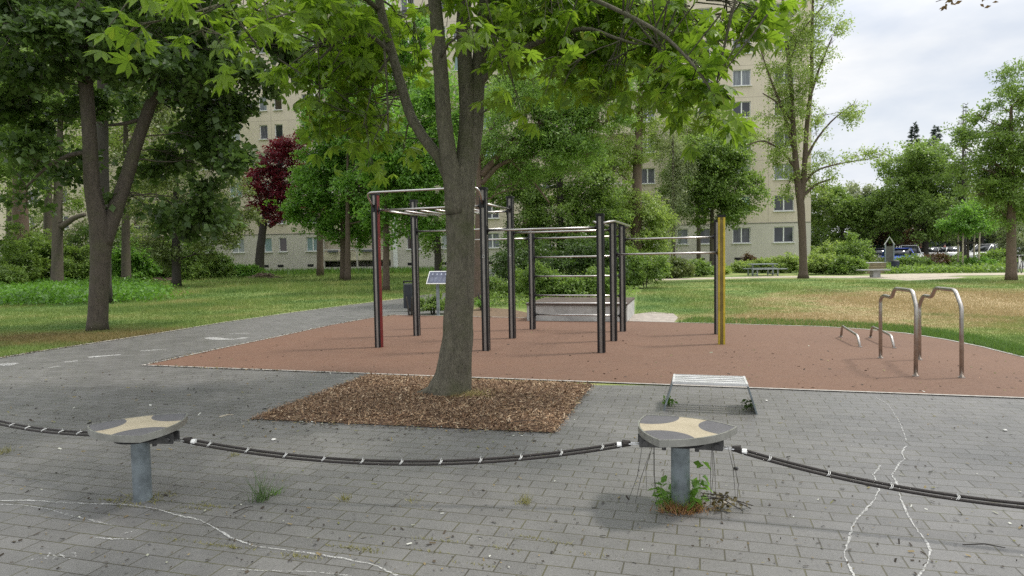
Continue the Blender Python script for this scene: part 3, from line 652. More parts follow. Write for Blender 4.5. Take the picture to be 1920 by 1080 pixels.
# ================= STEP BENCH =================
fl,fr_=G(1245,771),G(1420,779); ba=math.atan2(fr_[1]-fl[1],fr_[0]-fl[0]); bx=unit(fr_-fl); by=np.array([-bx[1],bx[0],0]); Lb=np.linalg.norm(fr_-fl)
t_=thing('step_bench','low slatted stainless steel bench on splayed plate legs, standing on the grey pavers','bench',tuple((fl+fr_)/2))
z1=.295; dep=.42; ins=.085
mb=MB(); c0=(fl+fr_)/2+by*(dep/2+.02); tl=Lb-2*ins
for k in range(4):
    c_=c0+by*((k-1.5)*dep/4.3); mb.box((c_[0],c_[1],z1-.008),(tl-.03,.05,.016),ba)
for s_ in (-1,1):
    c_=c0+bx*s_*(tl/2-.006); mb.box((c_[0],c_[1],z1-.009),(.02,dep+.01,.024),ba)
for s_ in (-1,1):
    c_=c0+by*s_*(dep/2); mb.box((c_[0],c_[1],z1-.010),(tl,.008,.022),ba)
M['bst']=simple('stainless_steel',(.72,.72,.72),.4,.5,var=.05,scale=3,bmp=0)
mb.build('seat',M['bst'],t_)
for s_ in (-1,1):
    mb=MB(); top=c0+bx*s_*(tl/2+.004); bot=c0+bx*s_*(Lb/2); hw=dep/2
    vs=[]
    for c_,z in ((bot,0.004),(top,z1-.024)):
        for e in (-hw,hw):
            for q in (-.007,.007): vs.append((*(c_+by*e+bx*q)[:2],z))
    mb.add(vs,[(0,1,5,4),(2,6,7,3),(0,4,6,2),(1,3,7,5),(0,2,3,1),(4,5,7,6)]); mb.build('leg',M['galv'],t_)

# ================= STOOLS AND ROPES =================
def stoolmat():
    m,t,p,o=newmat('stool_top'); v=coord(t); f=None
    for k in range(3):
        a=k*2*math.pi/3; s=N(t,'ShaderNodeVectorMath',operation='DISTANCE'); s.inputs[1].default_value=(.31*math.cos(a),.31*math.sin(a),.0); 
        fl_=N(t,'ShaderNodeVectorMath',operation='MULTIPLY'); fl_.inputs[1].default_value=(1,1,0); t.links.new(v,fl_.inputs[0]); t.links.new(fl_.outputs[0],s.inputs[0])
        l=N(t,'ShaderNodeMath',operation='LESS_THAN'); l.inputs[1].default_value=.195; t.links.new(s.outputs['Value'],l.inputs[0])
        if f is None: f=l.outputs[0]
        else:
            a_=N(t,'ShaderNodeMath',operation='MAXIMUM'); t.links.new(f,a_.inputs[0]); t.links.new(l.outputs[0],a_.inputs[1]); f=a_.outputs[0]
    g1=noise(t,v,220,3,.8); g2=noise(t,v,9,4)
    be=mixc(t,.5,ramp(t,g1,[(.3,(.24,.20,.14)),(.7,(.46,.40,.29))]),ramp(t,g2,[(.3,(.27,.23,.155)),(.7,(.41,.36,.26))]))
    dk=mixc(t,.5,ramp(t,g1,[(.3,(.05,.05,.055)),(.7,(.15,.145,.15))]),ramp(t,g2,[(.3,(.07,.07,.078)),(.7,(.12,.115,.12))]))
    t.links.new(mixc(t,f,be,dk),p.inputs['Base Color']); p.inputs['Roughness'].default_value=.8; bump(t,g1,p,.4,.002); return m
M['stool']=stoolmat(); M['rim']=simple('aluminium_rim',(.38,.38,.35),.42,.75,var=.15,scale=10)
M['flange']=simple('black_flange',(.015,.015,.016),.5,.2); M['cast']=simple('cast_bracket',(.12,.12,.12),.55,.6,var=.3)
def reul(r,inset=0,n=12):
    # rounded triangle with bulging sides, corners at 0,120,240 degrees
    C=[(r*math.cos(k*2*math.pi/3),r*math.sin(k*2*math.pi/3)) for k in range(3)]; pts=[]
    for k in range(3):
        a=np.array(C[k]); b=np.array(C[(k+1)%3]); nn=unit((a+b)/2)
        for i in range(n):
            t_=i/n; q=a*(1-t_)+b*t_+nn*4*t_*(1-t_)*r*.24; pts.append(q)
    pts=[np.array(q) for q in pts]
    return [tuple(q*(1-inset/np.linalg.norm(q))) for q in pts]
def stool(label):
    t_=thing('stool',label,'stool',group='stools linked by rope')
    mb=MB(); mb.cyl((0,0,0),.057,.43,32); mb.build('post',M['galv'],t_,smooth=False,local=True)
    mb=MB(); mb.cyl((0,0,.418),.15,.024,32); mb.build('flange',M['flange'],t_,local=True)
    mb=MB(); mb.cyl((0,0,.447),.06,.02,20); mb.prism(reul(.27),.455,.470); mb.build('under_plate',M['flange'],t_,local=True)
    o=reul(.345); i_=reul(.345,.010); n=len(o); mb=MB()
    v=[(*q,.470) for q in o]+[(*q,.512) for q in o]+[(*q,.512) for q in i_]+[(*q,.470) for q in i_]
    f=[]
    for k in range(n):
        j=(k+1)%n
        for a,b in ((0,n),(n,2*n),(2*n,3*n),(3*n,0)): f.append((a+k,a+j,b+j,b+k))
    mb.add(v,f); mb.build('rim',M['rim'],t_,local=True)
    mb=MB(); mb.prism(reul(.345,.0115),.474,.509); mb.build('seat',M['stool'],t_,local=True)
    return t_
C1=G(262,806,.5); C2=G(1287,808,.5); C1[2]=C2[2]=0
b1,b2=G(268,937),G(1276,952); C1[:2]=b1[:2]; C2[:2]=b2[:2]; 
s1=stool('triangular stool on a bare galvanised post, left of the mulch bed')
s1.location=C1; s1.rotation_euler=(0,0,R(60))
def brackets(st,angs,c):
    for a in angs:
        d=np.array([math.cos(a),math.sin(a),0]); n_=np.array([-d[1],d[0],0]); mb=MB()
        for s_ in (-1,1):
            q=c+d*.17+n_*s_*.035; mb.box((q[0],q[1],.425),(.17,.012,.07),a,bev=.004)
            q=c+d*.22+n_*s_*.045; mb.tube([q+(0,0,.42)-n_*.012,q+(0,0,.42)+n_*.012],.018,6)
        q=c+d*.12; mb.box((q[0],q[1],.40),(.05,.06,.03),a,bev=.004); mb.cyl((*(c+d*.10)[:2],.365),.014,.05,6)
        # build in the stool's local frame
        v=np.concatenate(mb.v); rz=st.rotation_euler[2]; cs,sn=math.cos(-rz),math.sin(-rz); v=v-np.array([*st.location]); v=v@np.array([[cs,sn,0],[-sn,cs,0],[0,0,1]]); mb.v=[v]
        mb.build('rope_bracket',M['cast'],st,local=True)
S0=np.array([-5.6,6.0,0]); S3=np.array([4.35,2.75,0])
def ang(a,b): return math.atan2(b[1]-a[1],b[0]-a[0])
def copything(src,label):
    c=src.copy(); COL.objects.link(c); c['label']=label
    for ch in list(src.children):
        d=ch.copy(); COL.objects.link(d); d.parent=c
    return c
s2=copything(s1,'triangular stool whose post has weeds and dried stems round its foot'); s2.location=C2; s2.rotation_euler=(0,0,R(-4))
s0=copything(s1,'triangular stool beyond the left edge holding the far end of the left rope'); s0.location=S0; s0.rotation_euler=(0,0,R(20))
s3=copything(s1,'triangular stool beyond the right edge holding the far end of the right rope'); s3.location=S3; s3.rotation_euler=(0,0,R(80))
brackets(s1,[ang(C1,C2),ang(C1,S0)],C1); brackets(s2,[ang(C2,C1),ang(C2,S3)],C2); brackets(s0,[ang(S0,C1)],S0); brackets(s3,[ang(S3,C2)],S3)
def ropemat():
    m,t,p,o=newmat('black_rope'); v=coord(t); f=noise(t,v,160,3,.8); t.links.new(ramp(t,f,[(.35,(.012,.011,.011)),(.62,(.05,.042,.038)),(.8,(.10,.09,.085))]),p.inputs['Base Color']); p.inputs['Roughness'].default_value=.85; bump(t,f,p,.8,.006); return m
M['rope']=ropemat(); M['tie']=simple('white_tie',(.72,.72,.7),.5,var=.1); M['shk']=simple('bright_steel',(.55,.55,.55),.3,.9)
def rope(a,b,sag,label,nties):
    d=unit(b-a); n_=np.array([-d[1],d[0],0]); p0=a+d*.25; p1=b-d*.25; Lr=np.linalg.norm(p1-p0)
    t_=thing('rope',label,'rope',tuple(p0+np.array([0,0,.42])),'rope spans between stools')
    def at(s_,o=0,dz=0): q=p0+(p1-p0)*s_+n_*o; return np.array([q[0],q[1],.415-sag*4*s_*(1-s_)+dz])
    e=.055/Lr
    for o_,dz in ((-.013,-.004),(.015,.008)):
        pts=[at(s_,o_*min(1,6*min(s_-e,1-e-s_)/e+.3) ,dz) for s_ in np.linspace(e,1-e,60)]
        mb=MB(); mb.tube(pts,.0092,8); mb.build('strand',M['rope'],t_,smooth=True)
    for k in range(nties):
        s_=e*1.9+(1-3.8*e)*(k+.5)/nties; c_=at(s_,0,.002); pts=[]
        for j in range(22):
            a_=j/21*2*math.pi*2.0; q=c_+n_*math.cos(a_)*.025+np.array([0,0,math.sin(a_)*.012+.002])+d*((j/21-.5)*.016+.010*math.sin(a_)); pts.append(q)
        mb=MB(); mb.tube(pts,.0018,5); 
        mb.tube([c_+np.array([0,0,.014]),c_+np.array([0,0,.03])+d*.006],[.002,.001],4); mb.build('tie',M['tie'],t_)
    for s_,sg in ((e,1),(1-e,-1)):
        q=at(s_+sg*.07/Lr); mb=MB(); mb.tube([q-d*.014,q+d*.014],.022,10,sq=True); mb.build('ferrule',M['tie'],t_)
        mb=MB(); c_=at(s_); mb.tube([c_+d*sg*.0,c_+d*sg*.05],[.018,.024],8); mb.build('thimble',M['rope'],t_)
        mb=MB()
        for o_ in (-.016,.016): mb.tube([c_-d*sg*.07+n_*o_,c_+d*sg*.012+n_*o_],.004,6)
        mb.tube([c_+n_*.018,c_-n_*.018],.005,6); mb.build('shackle',M['shk'],t_)
    return t_
rope(C1,C2,.150,'paired black rope with white ties sagging between the two visible stools',11)
rope(S0,C1,.10,'paired black rope with white ties running off the left edge of the pavement',12)
rope(C2,S3,.19,'paired black rope with white ties running from the weedy stool to the right edge',9)

# ================= PLINTH, SIGN, BIN =================
pa,pb=G(988,602),G(1176,604); pd=unit(pb-pa); pn=np.array([-pd[1],pd[0],0]); pan=math.atan2(pd[1],pd[0]); Lp=np.linalg.norm(pb-pa)
t_=thing('concrete_plinth','low pale concrete platform with a dark timber top edge behind the rung ladder','platform',tuple((pa+pb)/2))
c_=(pa+pb)/2+pn*1.0
mb=MB(); mb.box((c_[0],c_[1],.19),(Lp,2.0,.38),pan,bev=.01); mb.build('base',simple('plinth_concrete',(.42,.42,.40),.8,scale=3),t_)
mb=MB()
for k in range(14):
    q=c_+pn*(-.97+k*.1495); mb.box((q[0],q[1],.40),(Lp+.02,.135,.04),pan,bev=.006)
mb.build('deck_board',simple('dark_timber',(.11,.085,.07),.7,scale=6),t_)
mb=MB(); q=pa-pn*.03; q2=pb-pn*.03; mb.tube([(q[0],q[1],.425),(q2[0],q2[1],.425)],.022,10); mb.build('edge_rail',M['steel'],t_,smooth=True)

sb=G(822,592); sr=R(-14)
t_=thing('information_sign','slanted dark blue information panel with pale frame on a grey post, behind the workout frame','sign',tuple(sb))
mb=MB(); mb.box((sb[0],sb[1],.43),(.075,.05,.86),sr); mb.build('post',M['galv'],t_)
def panel(mb,c,w_,h_,th,rz,tilt,off=0,mi=0):
    x=np.array([math.cos(rz),math.sin(rz),0]); y0=np.array([-x[1],x[0],0]); u=y0*math.cos(tilt)+np.array([0,0,math.sin(tilt)]); n_=np.cross(x,u)
    v=[]; 
    for s3_ in (-1,1):
        for a,b in ((-1,-1),(1,-1),(1,1),(-1,1)): v.append(np.array(c)+x*a*w_/2+u*b*h_/2+n_*(off+s3_*th/2))
    mb.add(v,[(3,2,1,0),(4,5,6,7),(0,1,5,4),(1,2,6,5),(2,3,7,6),(3,0,4,7)],mi); return x,u,n_
pc=np.array([sb[0]+.03,sb[1],1.0]); tl_=R(50)
mb=MB(); x_,u_,n_=panel(mb,pc,.60,.42,.02,sr,tl_); mb.build('frame',M['white'],t_)
mb=MB(); panel(mb,pc,.55,.37,.006,sr,tl_,.012); mb.build('panel',simple('panel_blue',(.10,.11,.16),.4,scale=4),t_)
mb=MB()
for i,(a,b,w_,h_) in enumerate([(-.18,.10,.03,.05),(-.06,.10,.03,.04),(.06,.10,.03,.05),(.18,.10,.03,.04)]+[(-.18+.12*(k%4),-.02-.035*(k//4),.07,.006) for k in range(16)]):
    q=pc+x_*a+u_*b; panel(mb,q,w_,h_,.002,sr,tl_,.0165)
mb.build('printed_marks',simple('pale_print',(.4,.43,.5),.5),t_)

bb=G(767,584); t_=thing('litter_bin','dark grey oval litter bin beside the path, partly behind a workout post','litter bin',tuple(bb))
def oval(mb,c,a,b,z0,z1,n=28,mi=0): mb.prism([(c[0]+a*math.cos(k*2*math.pi/n),c[1]+b*math.sin(k*2*math.pi/n)) for k in range(n)],z0,z1,mi)
bc=bb+np.array([.03,0,0])
mb=MB(); oval(mb,bc,.18,.15,.10,.72); oval(mb,bc,.17,.14,.72,.78); mb.build('body',simple('anthracite_paint',(.035,.04,.05),.5,.2,scale=3),t_)
mb=MB(); oval(mb,bc,.185,.155,.845,.875); 
for k in (0,math.pi): mb.box((bc[0]+.16*math.cos(k),bc[1],.81),(.03,.08,.08))
mb.build('hood',M['flange'],t_)
mb=MB(); oval(mb,bc,.172,.142,.78,.80); mb.build('opening_band',simple('pale_band',(.28,.30,.28),.5),t_)
mb=MB(); mb.box((bc[0],bc[1],.05),(.08,.08,.1)); mb.build('foot',M['flange'],t_)

# ================= FAR FURNITURE =================
M['wslat']=simple('pale_slat',(.50,.50,.48),.7,scale=8); M['conc']=simple('concrete_grey',(.34,.34,.33),.85,scale=5); M['mesh']=simple('grey_metal_mesh',(.33,.36,.38),.6,.4)
def parkbench(c,rz,label,grp):
    t_=thing('park_bench',label,'bench',tuple(c),grp,rz)
    for nm,rows in (('seat',[(0,-.14,.45),(0,-.02,.45),(0,.10,.45)]),('backrest',[(0,.22,.58),(0,.26,.70),(0,.30,.82)])):
        mb=MB()
        for q in rows: mb.box(q,(1.6,.10 if nm=='seat' else .03,.035 if nm=='seat' else .09),bev=.006)
        mb.build(nm,M['wslat'],t_,local=True)
    for s_ in (-1,1):
        mb=MB(); mb.box((s_*.6,.0,.215),(.08,.36,.43)); mb.box((s_*.6,.28,.62),(.05,.04,.5)); mb.build('leg',M['conc'],t_,local=True)
q=D(930,506,31); q[2]=0; parkbench(q,R(205),'pale slatted park bench among shrubs, right one seen beyond the workout posts','slatted park benches')
q=D(897,507,31.5); q[2]=0; parkbench(q,R(205),'pale slatted park bench among shrubs, mostly hidden by the chestnut trunk','slatted park benches')
# picnic set
pc_=G(1441,518); t_=thing('picnic_table','grey metal picnic table with bench seats near the building','picnic table',tuple(pc_))
mb=MB(); mb.box((pc_[0],pc_[1]+.9,.70),(1.55,.7,.05)); mb.build('tabletop',M['mesh'],t_)
for s_ in (0,1):
    mb=MB(); mb.box((pc_[0]+.1,pc_[1]+.15+1.5*s_,.42),(2.0,.34,.05)); mb.build('seat',M['mesh'],t_)
for s_ in (-.6,.6):
    mb=MB(); mb.box((pc_[0]+s_,pc_[1]+.9,.34),(.08,.08,.68)); mb.box((pc_[0]+s_,pc_[1]+.9,.10),(.06,1.6,.05)); 
    for e in (.15,1.65): mb.box((pc_[0]+s_,pc_[1]+e,.2),(.07,.06,.40))
    mb.build('leg',M['mesh'],t_)
q=G(1643,521); t_=thing('concrete_bench','low concrete slab bench on a thick foot beside the sandy path','bench',tuple(q))
mb=MB(); mb.box((q[0],q[1]+.3,.40),(1.55,.55,.07),bev=.015); mb.build('seat',M['conc'],t_); mb=MB(); mb.box((q[0]+.1,q[1]+.3,.18),(.4,.35,.36),bev=.02); mb.build('foot',M['conc'],t_)
q=G(1642,513); t_=thing('timber_planter','weathered timber planter box behind the concrete bench','planter',tuple(q)); mb=MB()
for k in range(4): mb.box((q[0],q[1]+.5,.1+.16*k),(1.35,.8,.15),bev=.01)
mb.build('boards',simple('weathered_timber',(.30,.24,.16),.85),t_); mb=MB(); mb.box((q[0],q[1]+.5,.655),(1.4,.85,.03)); mb.build('rim',M['wslat'],t_)
q=G(1667,511); t_=thing('notice_board','grey notice board with a pointed gable roof beside the path','notice board',tuple(q)); mb=MB()
for s_ in (-.26,.26): mb.box((q[0]+s_,q[1],.9),(.07,.07,1.8))
mb.build('posts',M['galv'],t_); mb=MB(); mb.box((q[0],q[1],1.15),(.46,.05,.95)); mb.build('panel',simple('grey_board',(.10,.10,.09),.6),t_)
mb=MB(); mb.tube([(q[0]-.32,q[1],1.72),(q[0],q[1],2.2),(q[0]+.32,q[1],1.72)],.035,6); mb.build('roof',M['wslat'],t_)
q=G(1668,511.5)+np.array([.05,-.5,0]); t_=thing('waste_bin','dark blue round waste bin standing in front of the notice board','litter bin',tuple(q)); mb=MB(); mb.cyl(q,.22,.72,20); mb.build('body',simple('navy_paint',(.03,.035,.07),.5),t_); mb=MB(); mb.cyl(q+np.array([0,0,.72]),.24,.05,20,r2=.16); mb.build('lid',M['flange'],t_)

# ---------------- cars ----------------
M['tyre']=simple('tyre',(.02,.02,.02),.9); M['rimc']=simple('wheel_rim',(.4,.4,.42),.35,.7); M['cglass']=glass('car_glass',(.03,.035,.04)); M['lampc']=simple('lamp_glass',(.7,.7,.68),.2,bmp=0); M['lampr']=simple('rear_lamp',(.35,.02,.02),.3,bmp=0)
def car(loc,rz,paint,label,kind='hatch'):
    t_=thing('parked_car',label,'car',loc,'cars parked beyond the park'); t_.rotation_euler=(0,0,rz)
    tall={'hatch':1.47,'estate':1.45,'suv':1.68}[kind]; x0,x1=-2.1,2.1
    side=[(x0,.42),(x0+.03,.72),(x0+.12,.92),(-1.9 if kind!='hatch' else -1.85,.98),(1.0,.95),(1.75,.80),(2.05,.62),(x1,.42),(2.0,.25),(-2.0,.25)]
    def loft(prof,hw,taper):
        n=len(prof); v=[(x,-hw+taper(z),z) for x,z in prof]+[(x,hw-taper(z),z) for x,z in prof]
        return v,[tuple(range(n))[::-1],tuple(range(n,2*n))]+[(i,(i+1)%n,(i+1)%n+n,i+n) for i in range(n)]
    def bev(v,f,b):
        bm=bmesh.new(); vs=[bm.verts.new(q) for q in v]; [bm.faces.new([vs[i] for i in q]) for q in f]; bmesh.ops.recalc_face_normals(bm,faces=bm.faces[:]); bmesh.ops.bevel(bm,geom=bm.edges[:],offset=b,segments=2,affect='EDGES'); bm.verts.index_update()
        r=([q.co[:] for q in bm.verts],[[a.index for a in q.verts] for q in bm.faces]); bm.free(); return r
    v,f=loft(side,.87,lambda z:max(0,(z-.6)*.12)); v,f=bev(v,f,.05); mb=MB(); mb.add(v,f); bo=mb.build('body',paint,t_,smooth=True,local=True)
    rear=-1.95 if kind!='hatch' else -1.75
    cab=[(rear,.94),(rear+.28,tall-.06),(-.6,tall),(.15,tall-.03),(.95,.92)]
    v,f=loft(cab,.80,lambda z:max(0,(z-.94)*.28)); v,f=bev(v,f,.04); mb=MB(); mb.add(v,f); mb.build('cabin_glass',M['cglass'],t_,smooth=True,local=True)
    mb=MB(); mb.box((-.45+(rear+1.75)*.4,0,tall-.005),(1.45,1.2,.05),bev=.02)
    for s_ in (-1,1):
        mb.tube([(.98,s_*.79,.94),(.2,s_*.66,tall-.02)],.035,6); mb.tube([(-.35,s_*.81,.95),(-.35,s_*.67,tall-.02)],.035,6); mb.tube([(rear+.02,s_*.79,.95),(rear+.3,s_*.66,tall-.04)],.05,6)
    mb.build('roof',paint,t_,smooth=True,local=True)
    for x in (-1.28,1.3):
        for s_ in (-1,1):
            mb=MB(); mb.tube([(x,s_*.68,.32),(x,s_*.88,.32)],.32,20); wo=mb.build('wheel',M['tyre'],t_,local=True); mb=MB(); mb.tube([(x,s_*.86,.32),(x,s_*.89,.32)],.2,14); mb.build('rim',M['rimc'],wo,local=True)
    for s_ in (-1,1):
        mb=MB(); mb.box((2.0,s_*.6,.64),(.14,.34,.14),bev=.03); mb.build('headlight',M['lampc'],t_,local=True)
        mb=MB(); mb.box((-2.07,s_*.66,.78),(.1,.22,.2),bev=.03); mb.build('tail_light',M['lampr'],t_,local=True)
        mb=MB(); mb.box((.75,s_*.93,.98),(.12,.16,.12),bev=.03); mb.build('mirror',paint,t_,local=True)
def paint(n,c): 
    m=simple(n,c,.3,.1,var=.05,bmp=0); return m
PW,PB,PS,PR,PK=paint('white_paint',(.75,.75,.75)),paint('blue_paint',(.02,.07,.42)),paint('silver_paint',(.42,.43,.45)),paint('red_paint',(.35,.03,.03)),paint('dark_paint',(.03,.03,.05))
def cg(px,y): q=D(px,480,y); return (q[0],q[1],.005)
car(cg(1686,47),R(250),PB,'bright blue parked car beside the notice board')
car(cg(1619,56),R(240),PW,'white parked car behind shrubs, leftmost in the car park')
car(cg(1648,54),R(245),PK,'dark parked car between the white and the blue car')
car(cg(1704,60),R(250),PW,'white parked car just right of the blue car','suv')
car(cg(1750,66),R(20),PS,'silver parked car behind the red-leaved hedge','estate')
car(cg(1718,75),R(10),PR,'red parked car in the second row between tree trunks')
car(cg(1792,66),R(10),PW,'white parked car behind the staked young tree','estate')
car(cg(1848,62),R(200),PW,'white parked car right of the leaning dark tree','suv')
car(cg(1775,86),R(5),PK,'dark parked car in the last row of the car park')
car(cg(1905,70),R(8),PS,'silver parked car behind the trunk at the right edge')

# ---------------- bicycles ----------------
def bike(loc,rz,label,fc,bags=False):
    t_=thing('bicycle',label,'bicycle',loc); t_.rotation_euler=(0,0,rz)
    for x in (-.52,.52):
        mb=MB(); pts=[(x+.33*math.cos(a),0,.34+.33*math.sin(a)) for a in np.linspace(0,2*math.pi,25)]; mb.tube(pts,.018,6,cap=False)
        wo=mb.build('wheel',M['tyre'],t_,local=True); mb=MB()
        for k in range(12): a=k*math.pi/6; mb.tube([(x,0,.34),(x+.32*math.cos(a),0,.34+.32*math.sin(a))],.003,4)
        mb.build('spokes',M['rimc'],wo,local=True)
    mb=MB(); P1=(-.52,0,.34);P2=(-.08,0,.30);P3=(-.2,0,.78);P4=(.34,0,.80);P5=(.52,0,.34)
    for a,b in ((P1,P2),(P1,P3),(P2,P3),(P3,P4),(P2,P4),(P4,P5),(P4,(.32,0,.98))): mb.tube([a,b],.02,8)
    mb.tube([P3,(-.22,0,.92)],.014,6); mb.build('frame',fc,t_,local=True)
    mb=MB(); mb.box((-.23,0,.94),(.26,.14,.05),bev=.015); mb.build('saddle',M['flange'],t_,local=True)
    mb=MB(); mb.tube([(.22,-.28,1.0),(.34,-.1,1.0),(.34,.1,1.0),(.22,.28,1.0)],.014,6); mb.build('handlebar',M['rimc'],t_,local=True)
    if bags:
        for s_ in (-1,1): mb=MB(); mb.box((-.55,s_*.12,.55),(.34,.12,.34),bev=.03); mb.build('pannier',M['fbox'],t_,local=True)
q=G(1233,522.5); bike(tuple(q),R(25),'small bicycle with dark bags parked at the edge of the shrubs',M['steel'],True)
q=G(1912,512); bike(tuple(q),R(60),'white bicycle parked beyond the tree at the right edge',M['white'])

# ---------------- person ----------------
def person(loc,rz):
    t_=thing('person','distant person in a red jacket and grey trousers standing in the car park','person',loc)
    def skin(name,V,E,Rd,mat):
        me=bpy.data.meshes.new(name); me.from_pydata(V,E,[]); o=bpy.data.objects.new(name,me); COL.objects.link(o); me.materials.append(mat)
        md=o.modifiers.new('s','SKIN'); md.use_smooth_shade=True
        for i,r_ in enumerate(Rd): me.skin_vertices[0].data[i].radius=(r_,r_)
        me.skin_vertices[0].data[0].use_root=True; o.modifiers.new('u','SUBSURF').levels=1; o.parent=t_
        dg=bpy.context.evaluated_depsgraph_get(); m2=bpy.data.meshes.new_from_object(o.evaluated_get(dg)); o.modifiers.clear(); o.data=m2; return o
    V=[(0,0,.95),(0,0,1.15),(0,0,1.38),(0,0,1.50),(0,-.01,1.62),(0,-.01,1.72),(.17,0,1.40),(.24,.02,1.15),(.22,-.08,.92),(-.17,0,1.40),(-.24,.02,1.15),(-.22,-.05,.92),(.09,0,.90),(.11,-.02,.5),(.11,.02,.08),(.11,-.12,.04),(-.09,0,.90),(-.10,-.02,.5),(-.12,.02,.08),(-.12,-.12,.04)]
    E_=[(0,1),(1,2),(2,3),(3,4),(4,5),(2,6),(6,7),(7,8),(2,9),(9,10),(10,11),(0,12),(12,13),(13,14),(14,15),(0,16),(16,17),(17,18),(18,19)]
    Rd=[.13,.13,.15,.055,.095,.07,.065,.05,.04,.065,.05,.04,.085,.06,.045,.04,.085,.06,.045,.04]
    m,t,p,o_=newmat('person_colours'); v=coord(t); s=N(t,'ShaderNodeSeparateXYZ'); t.links.new(v,s.inputs[0])
    mr_=N(t,'ShaderNodeMath',operation='DIVIDE'); mr_.inputs[1].default_value=1.8; t.links.new(s.outputs[2],mr_.inputs[0])
    r_=N(t,'ShaderNodeValToRGB'); r_.color_ramp.interpolation='CONSTANT'; e=r_.color_ramp.elements; e[0].color=(.12,.12,.13,1); e[1].position=.52; e[1].color=(.45,.02,.03,1); x=e.new(.84); x.color=(.45,.28,.2,1)
    t.links.new(mr_.outputs[0],r_.inputs[0]); t.links.new(r_.outputs[0],p.inputs['Base Color'])
    skin('body',V,E_,Rd,m)
    mb=MB(); 
    bm=bmesh.new(); bmesh.ops.create_uvsphere(bm,u_segments=12,v_segments=8,radius=.105); mb.add([(q.co.x,q.co.y+.02,q.co.z+1.68) for q in bm.verts],[[a.index for a in f.verts] for f in bm.faces]); bm.free(); mb.build('hair',simple('dark_hair',(.04,.025,.02),.8),t_,smooth=True,local=True)
q=cg(1771,72); person(q,0)

# ================= TREES =================
yC=G(850,742)[1]
# --- chestnut ---
base=G(848,742)
def T(px,py,w_,dy=0): return tp_(px,py,yC+dy,w_)
base=G(842,742)
trunk=[[(*base,.21)]+[T(851,700,62),T(858,640,58),T(862,560,54),T(864,480,52),T(863,410,54),T(863,375,56),T(866,340,50),T(872,300,36,.05),T(877,230,30,.1),T(872,120,28,.15),T(868,40,26,.2),T(874,-80,24,.25),T(878,-220,18,.3),T(870,-380,10,.3),T(865,-520,5,.3)],
 [T(856,400,42,-.06),T(850,340,36,-.08),T(840,290,31,-.1),T(832,220,29,-.12),T(826,120,27,-.15),T(815,0,24,-.2),T(800,-150,18,-.25),T(790,-330,9,-.3)],
 [T(852,360,26,-.02),T(828,300,22,0),T(796,262,20,.05),T(770,220,19,.1),T(755,170,18,.15),T(735,100,17,.2),T(713,20,16,.25),T(700,-90,13,.3),T(670,-230,8,.4)],
 [T(868,370,34,.02),T(880,320,30,.06),T(892,240,29,.12),T(894,160,28,.2),T(902,80,26,.25),T(915,-30,22,.3),T(940,-170,16,.4),T(960,-330,8,.5)]]
lim=[[T(896,160,16,.2),T(925,125,13,.1),T(960,100,12,0),T(1030,70,10,-.2),T(1100,50,8,-.4),T(1150,70,6,-.6),T(1190,82,4,-.8)],
 [T(955,102,8,0),T(1000,75,8,.2),T(1100,78,7,.3),T(1200,55,6,.3),T(1300,35,5,.3),T(1380,20,4,.2),T(1440,5,3,.1)],
 [T(900,90,12,.25),T(960,20,10,.0),T(1040,-30,9,-.5),T(1140,10,8,-1.),T(1240,60,7,-1.5),T(1300,120,5,-1.7),T(1340,180,3,-1.8)],
 [T(735,100,10,.2),T(690,60,8,0),T(640,70,6,-.2),T(600,110,4,-.3)],
 [T(713,20,10,.25),T(640,-40,9,-.2),T(540,-40,8,-.9),T(440,0,6,-1.6),T(360,25,4,-2.)],
 [T(718,40,6,.2),T(722,110,5,.1),T(726,170,4,0),T(728,250,3,0)],
 [T(735,100,5,.2),T(700,150,4,.1),T(690,200,3,0),T(680,240,2,0)]]
bs=[]
for px,py,rx,ry,dy,wt in ((645,50,70,55,.5,1.1),(620,125,55,40,.3,1.2),(690,150,50,50,1.0,1.),(600,200,35,24,0,.9),(715,225,45,30,.9,.9),(690,255,30,22,.2,.8),(755,285,28,14,.7,.35),(690,315,14,10,0,.5),(775,60,40,55,1.1,.6),(640,190,35,25,.5,.9),(580,40,60,40,-.5,1.1),
   (965,30,60,45,.4,1),(930,105,25,30,-.8,.7),(1030,20,80,40,-.2,1.),(1010,95,45,35,.4,.8),(1110,40,80,50,.2,1.),(1100,110,60,30,0,.8),(1190,70,80,45,.3,1.),(1170,135,60,30,-.4,.9),(1235,140,55,28,-1.,1.2),(1300,165,55,30,-1.3,1.2),(1345,195,42,22,-1.4,1.2),(1280,60,70,40,-.5,1.),(1360,50,60,35,-.2,.9),(1430,20,50,25,.1,.9),(1350,110,40,25,-.3,.6),(960,190,30,16,-.3,.5),(1045,140,28,22,-.6,.6),(880,62,16,12,-1.2,.4),
   (480,20,70,28,-1.3,.45),(400,30,60,26,-1.8,.45),(330,12,60,24,-2.1,.25),(245,60,26,12,-2.2,.3),(390,75,45,14,-2.,.35),(480,80,30,12,-1.6,.3)):
    bs.append(bl(px,py,rx,ry,yC+dy,wt))
for px,py,rx,ry,dy,wt in ((640,-120,170,90,0,.5),(900,-150,190,90,-1.,.5),(1150,-110,190,80,.2,.5),(1350,-80,130,70,0,.45),(430,-100,150,80,-1,.5),(800,-350,260,120,0,.35),(1080,-320,220,110,1,.35),(560,-300,200,110,.5,.35),(850,-520,200,90,.5,.3)):
    bs.append(bl(px,py,rx,ry,yC+dy,wt*.6,1.5))
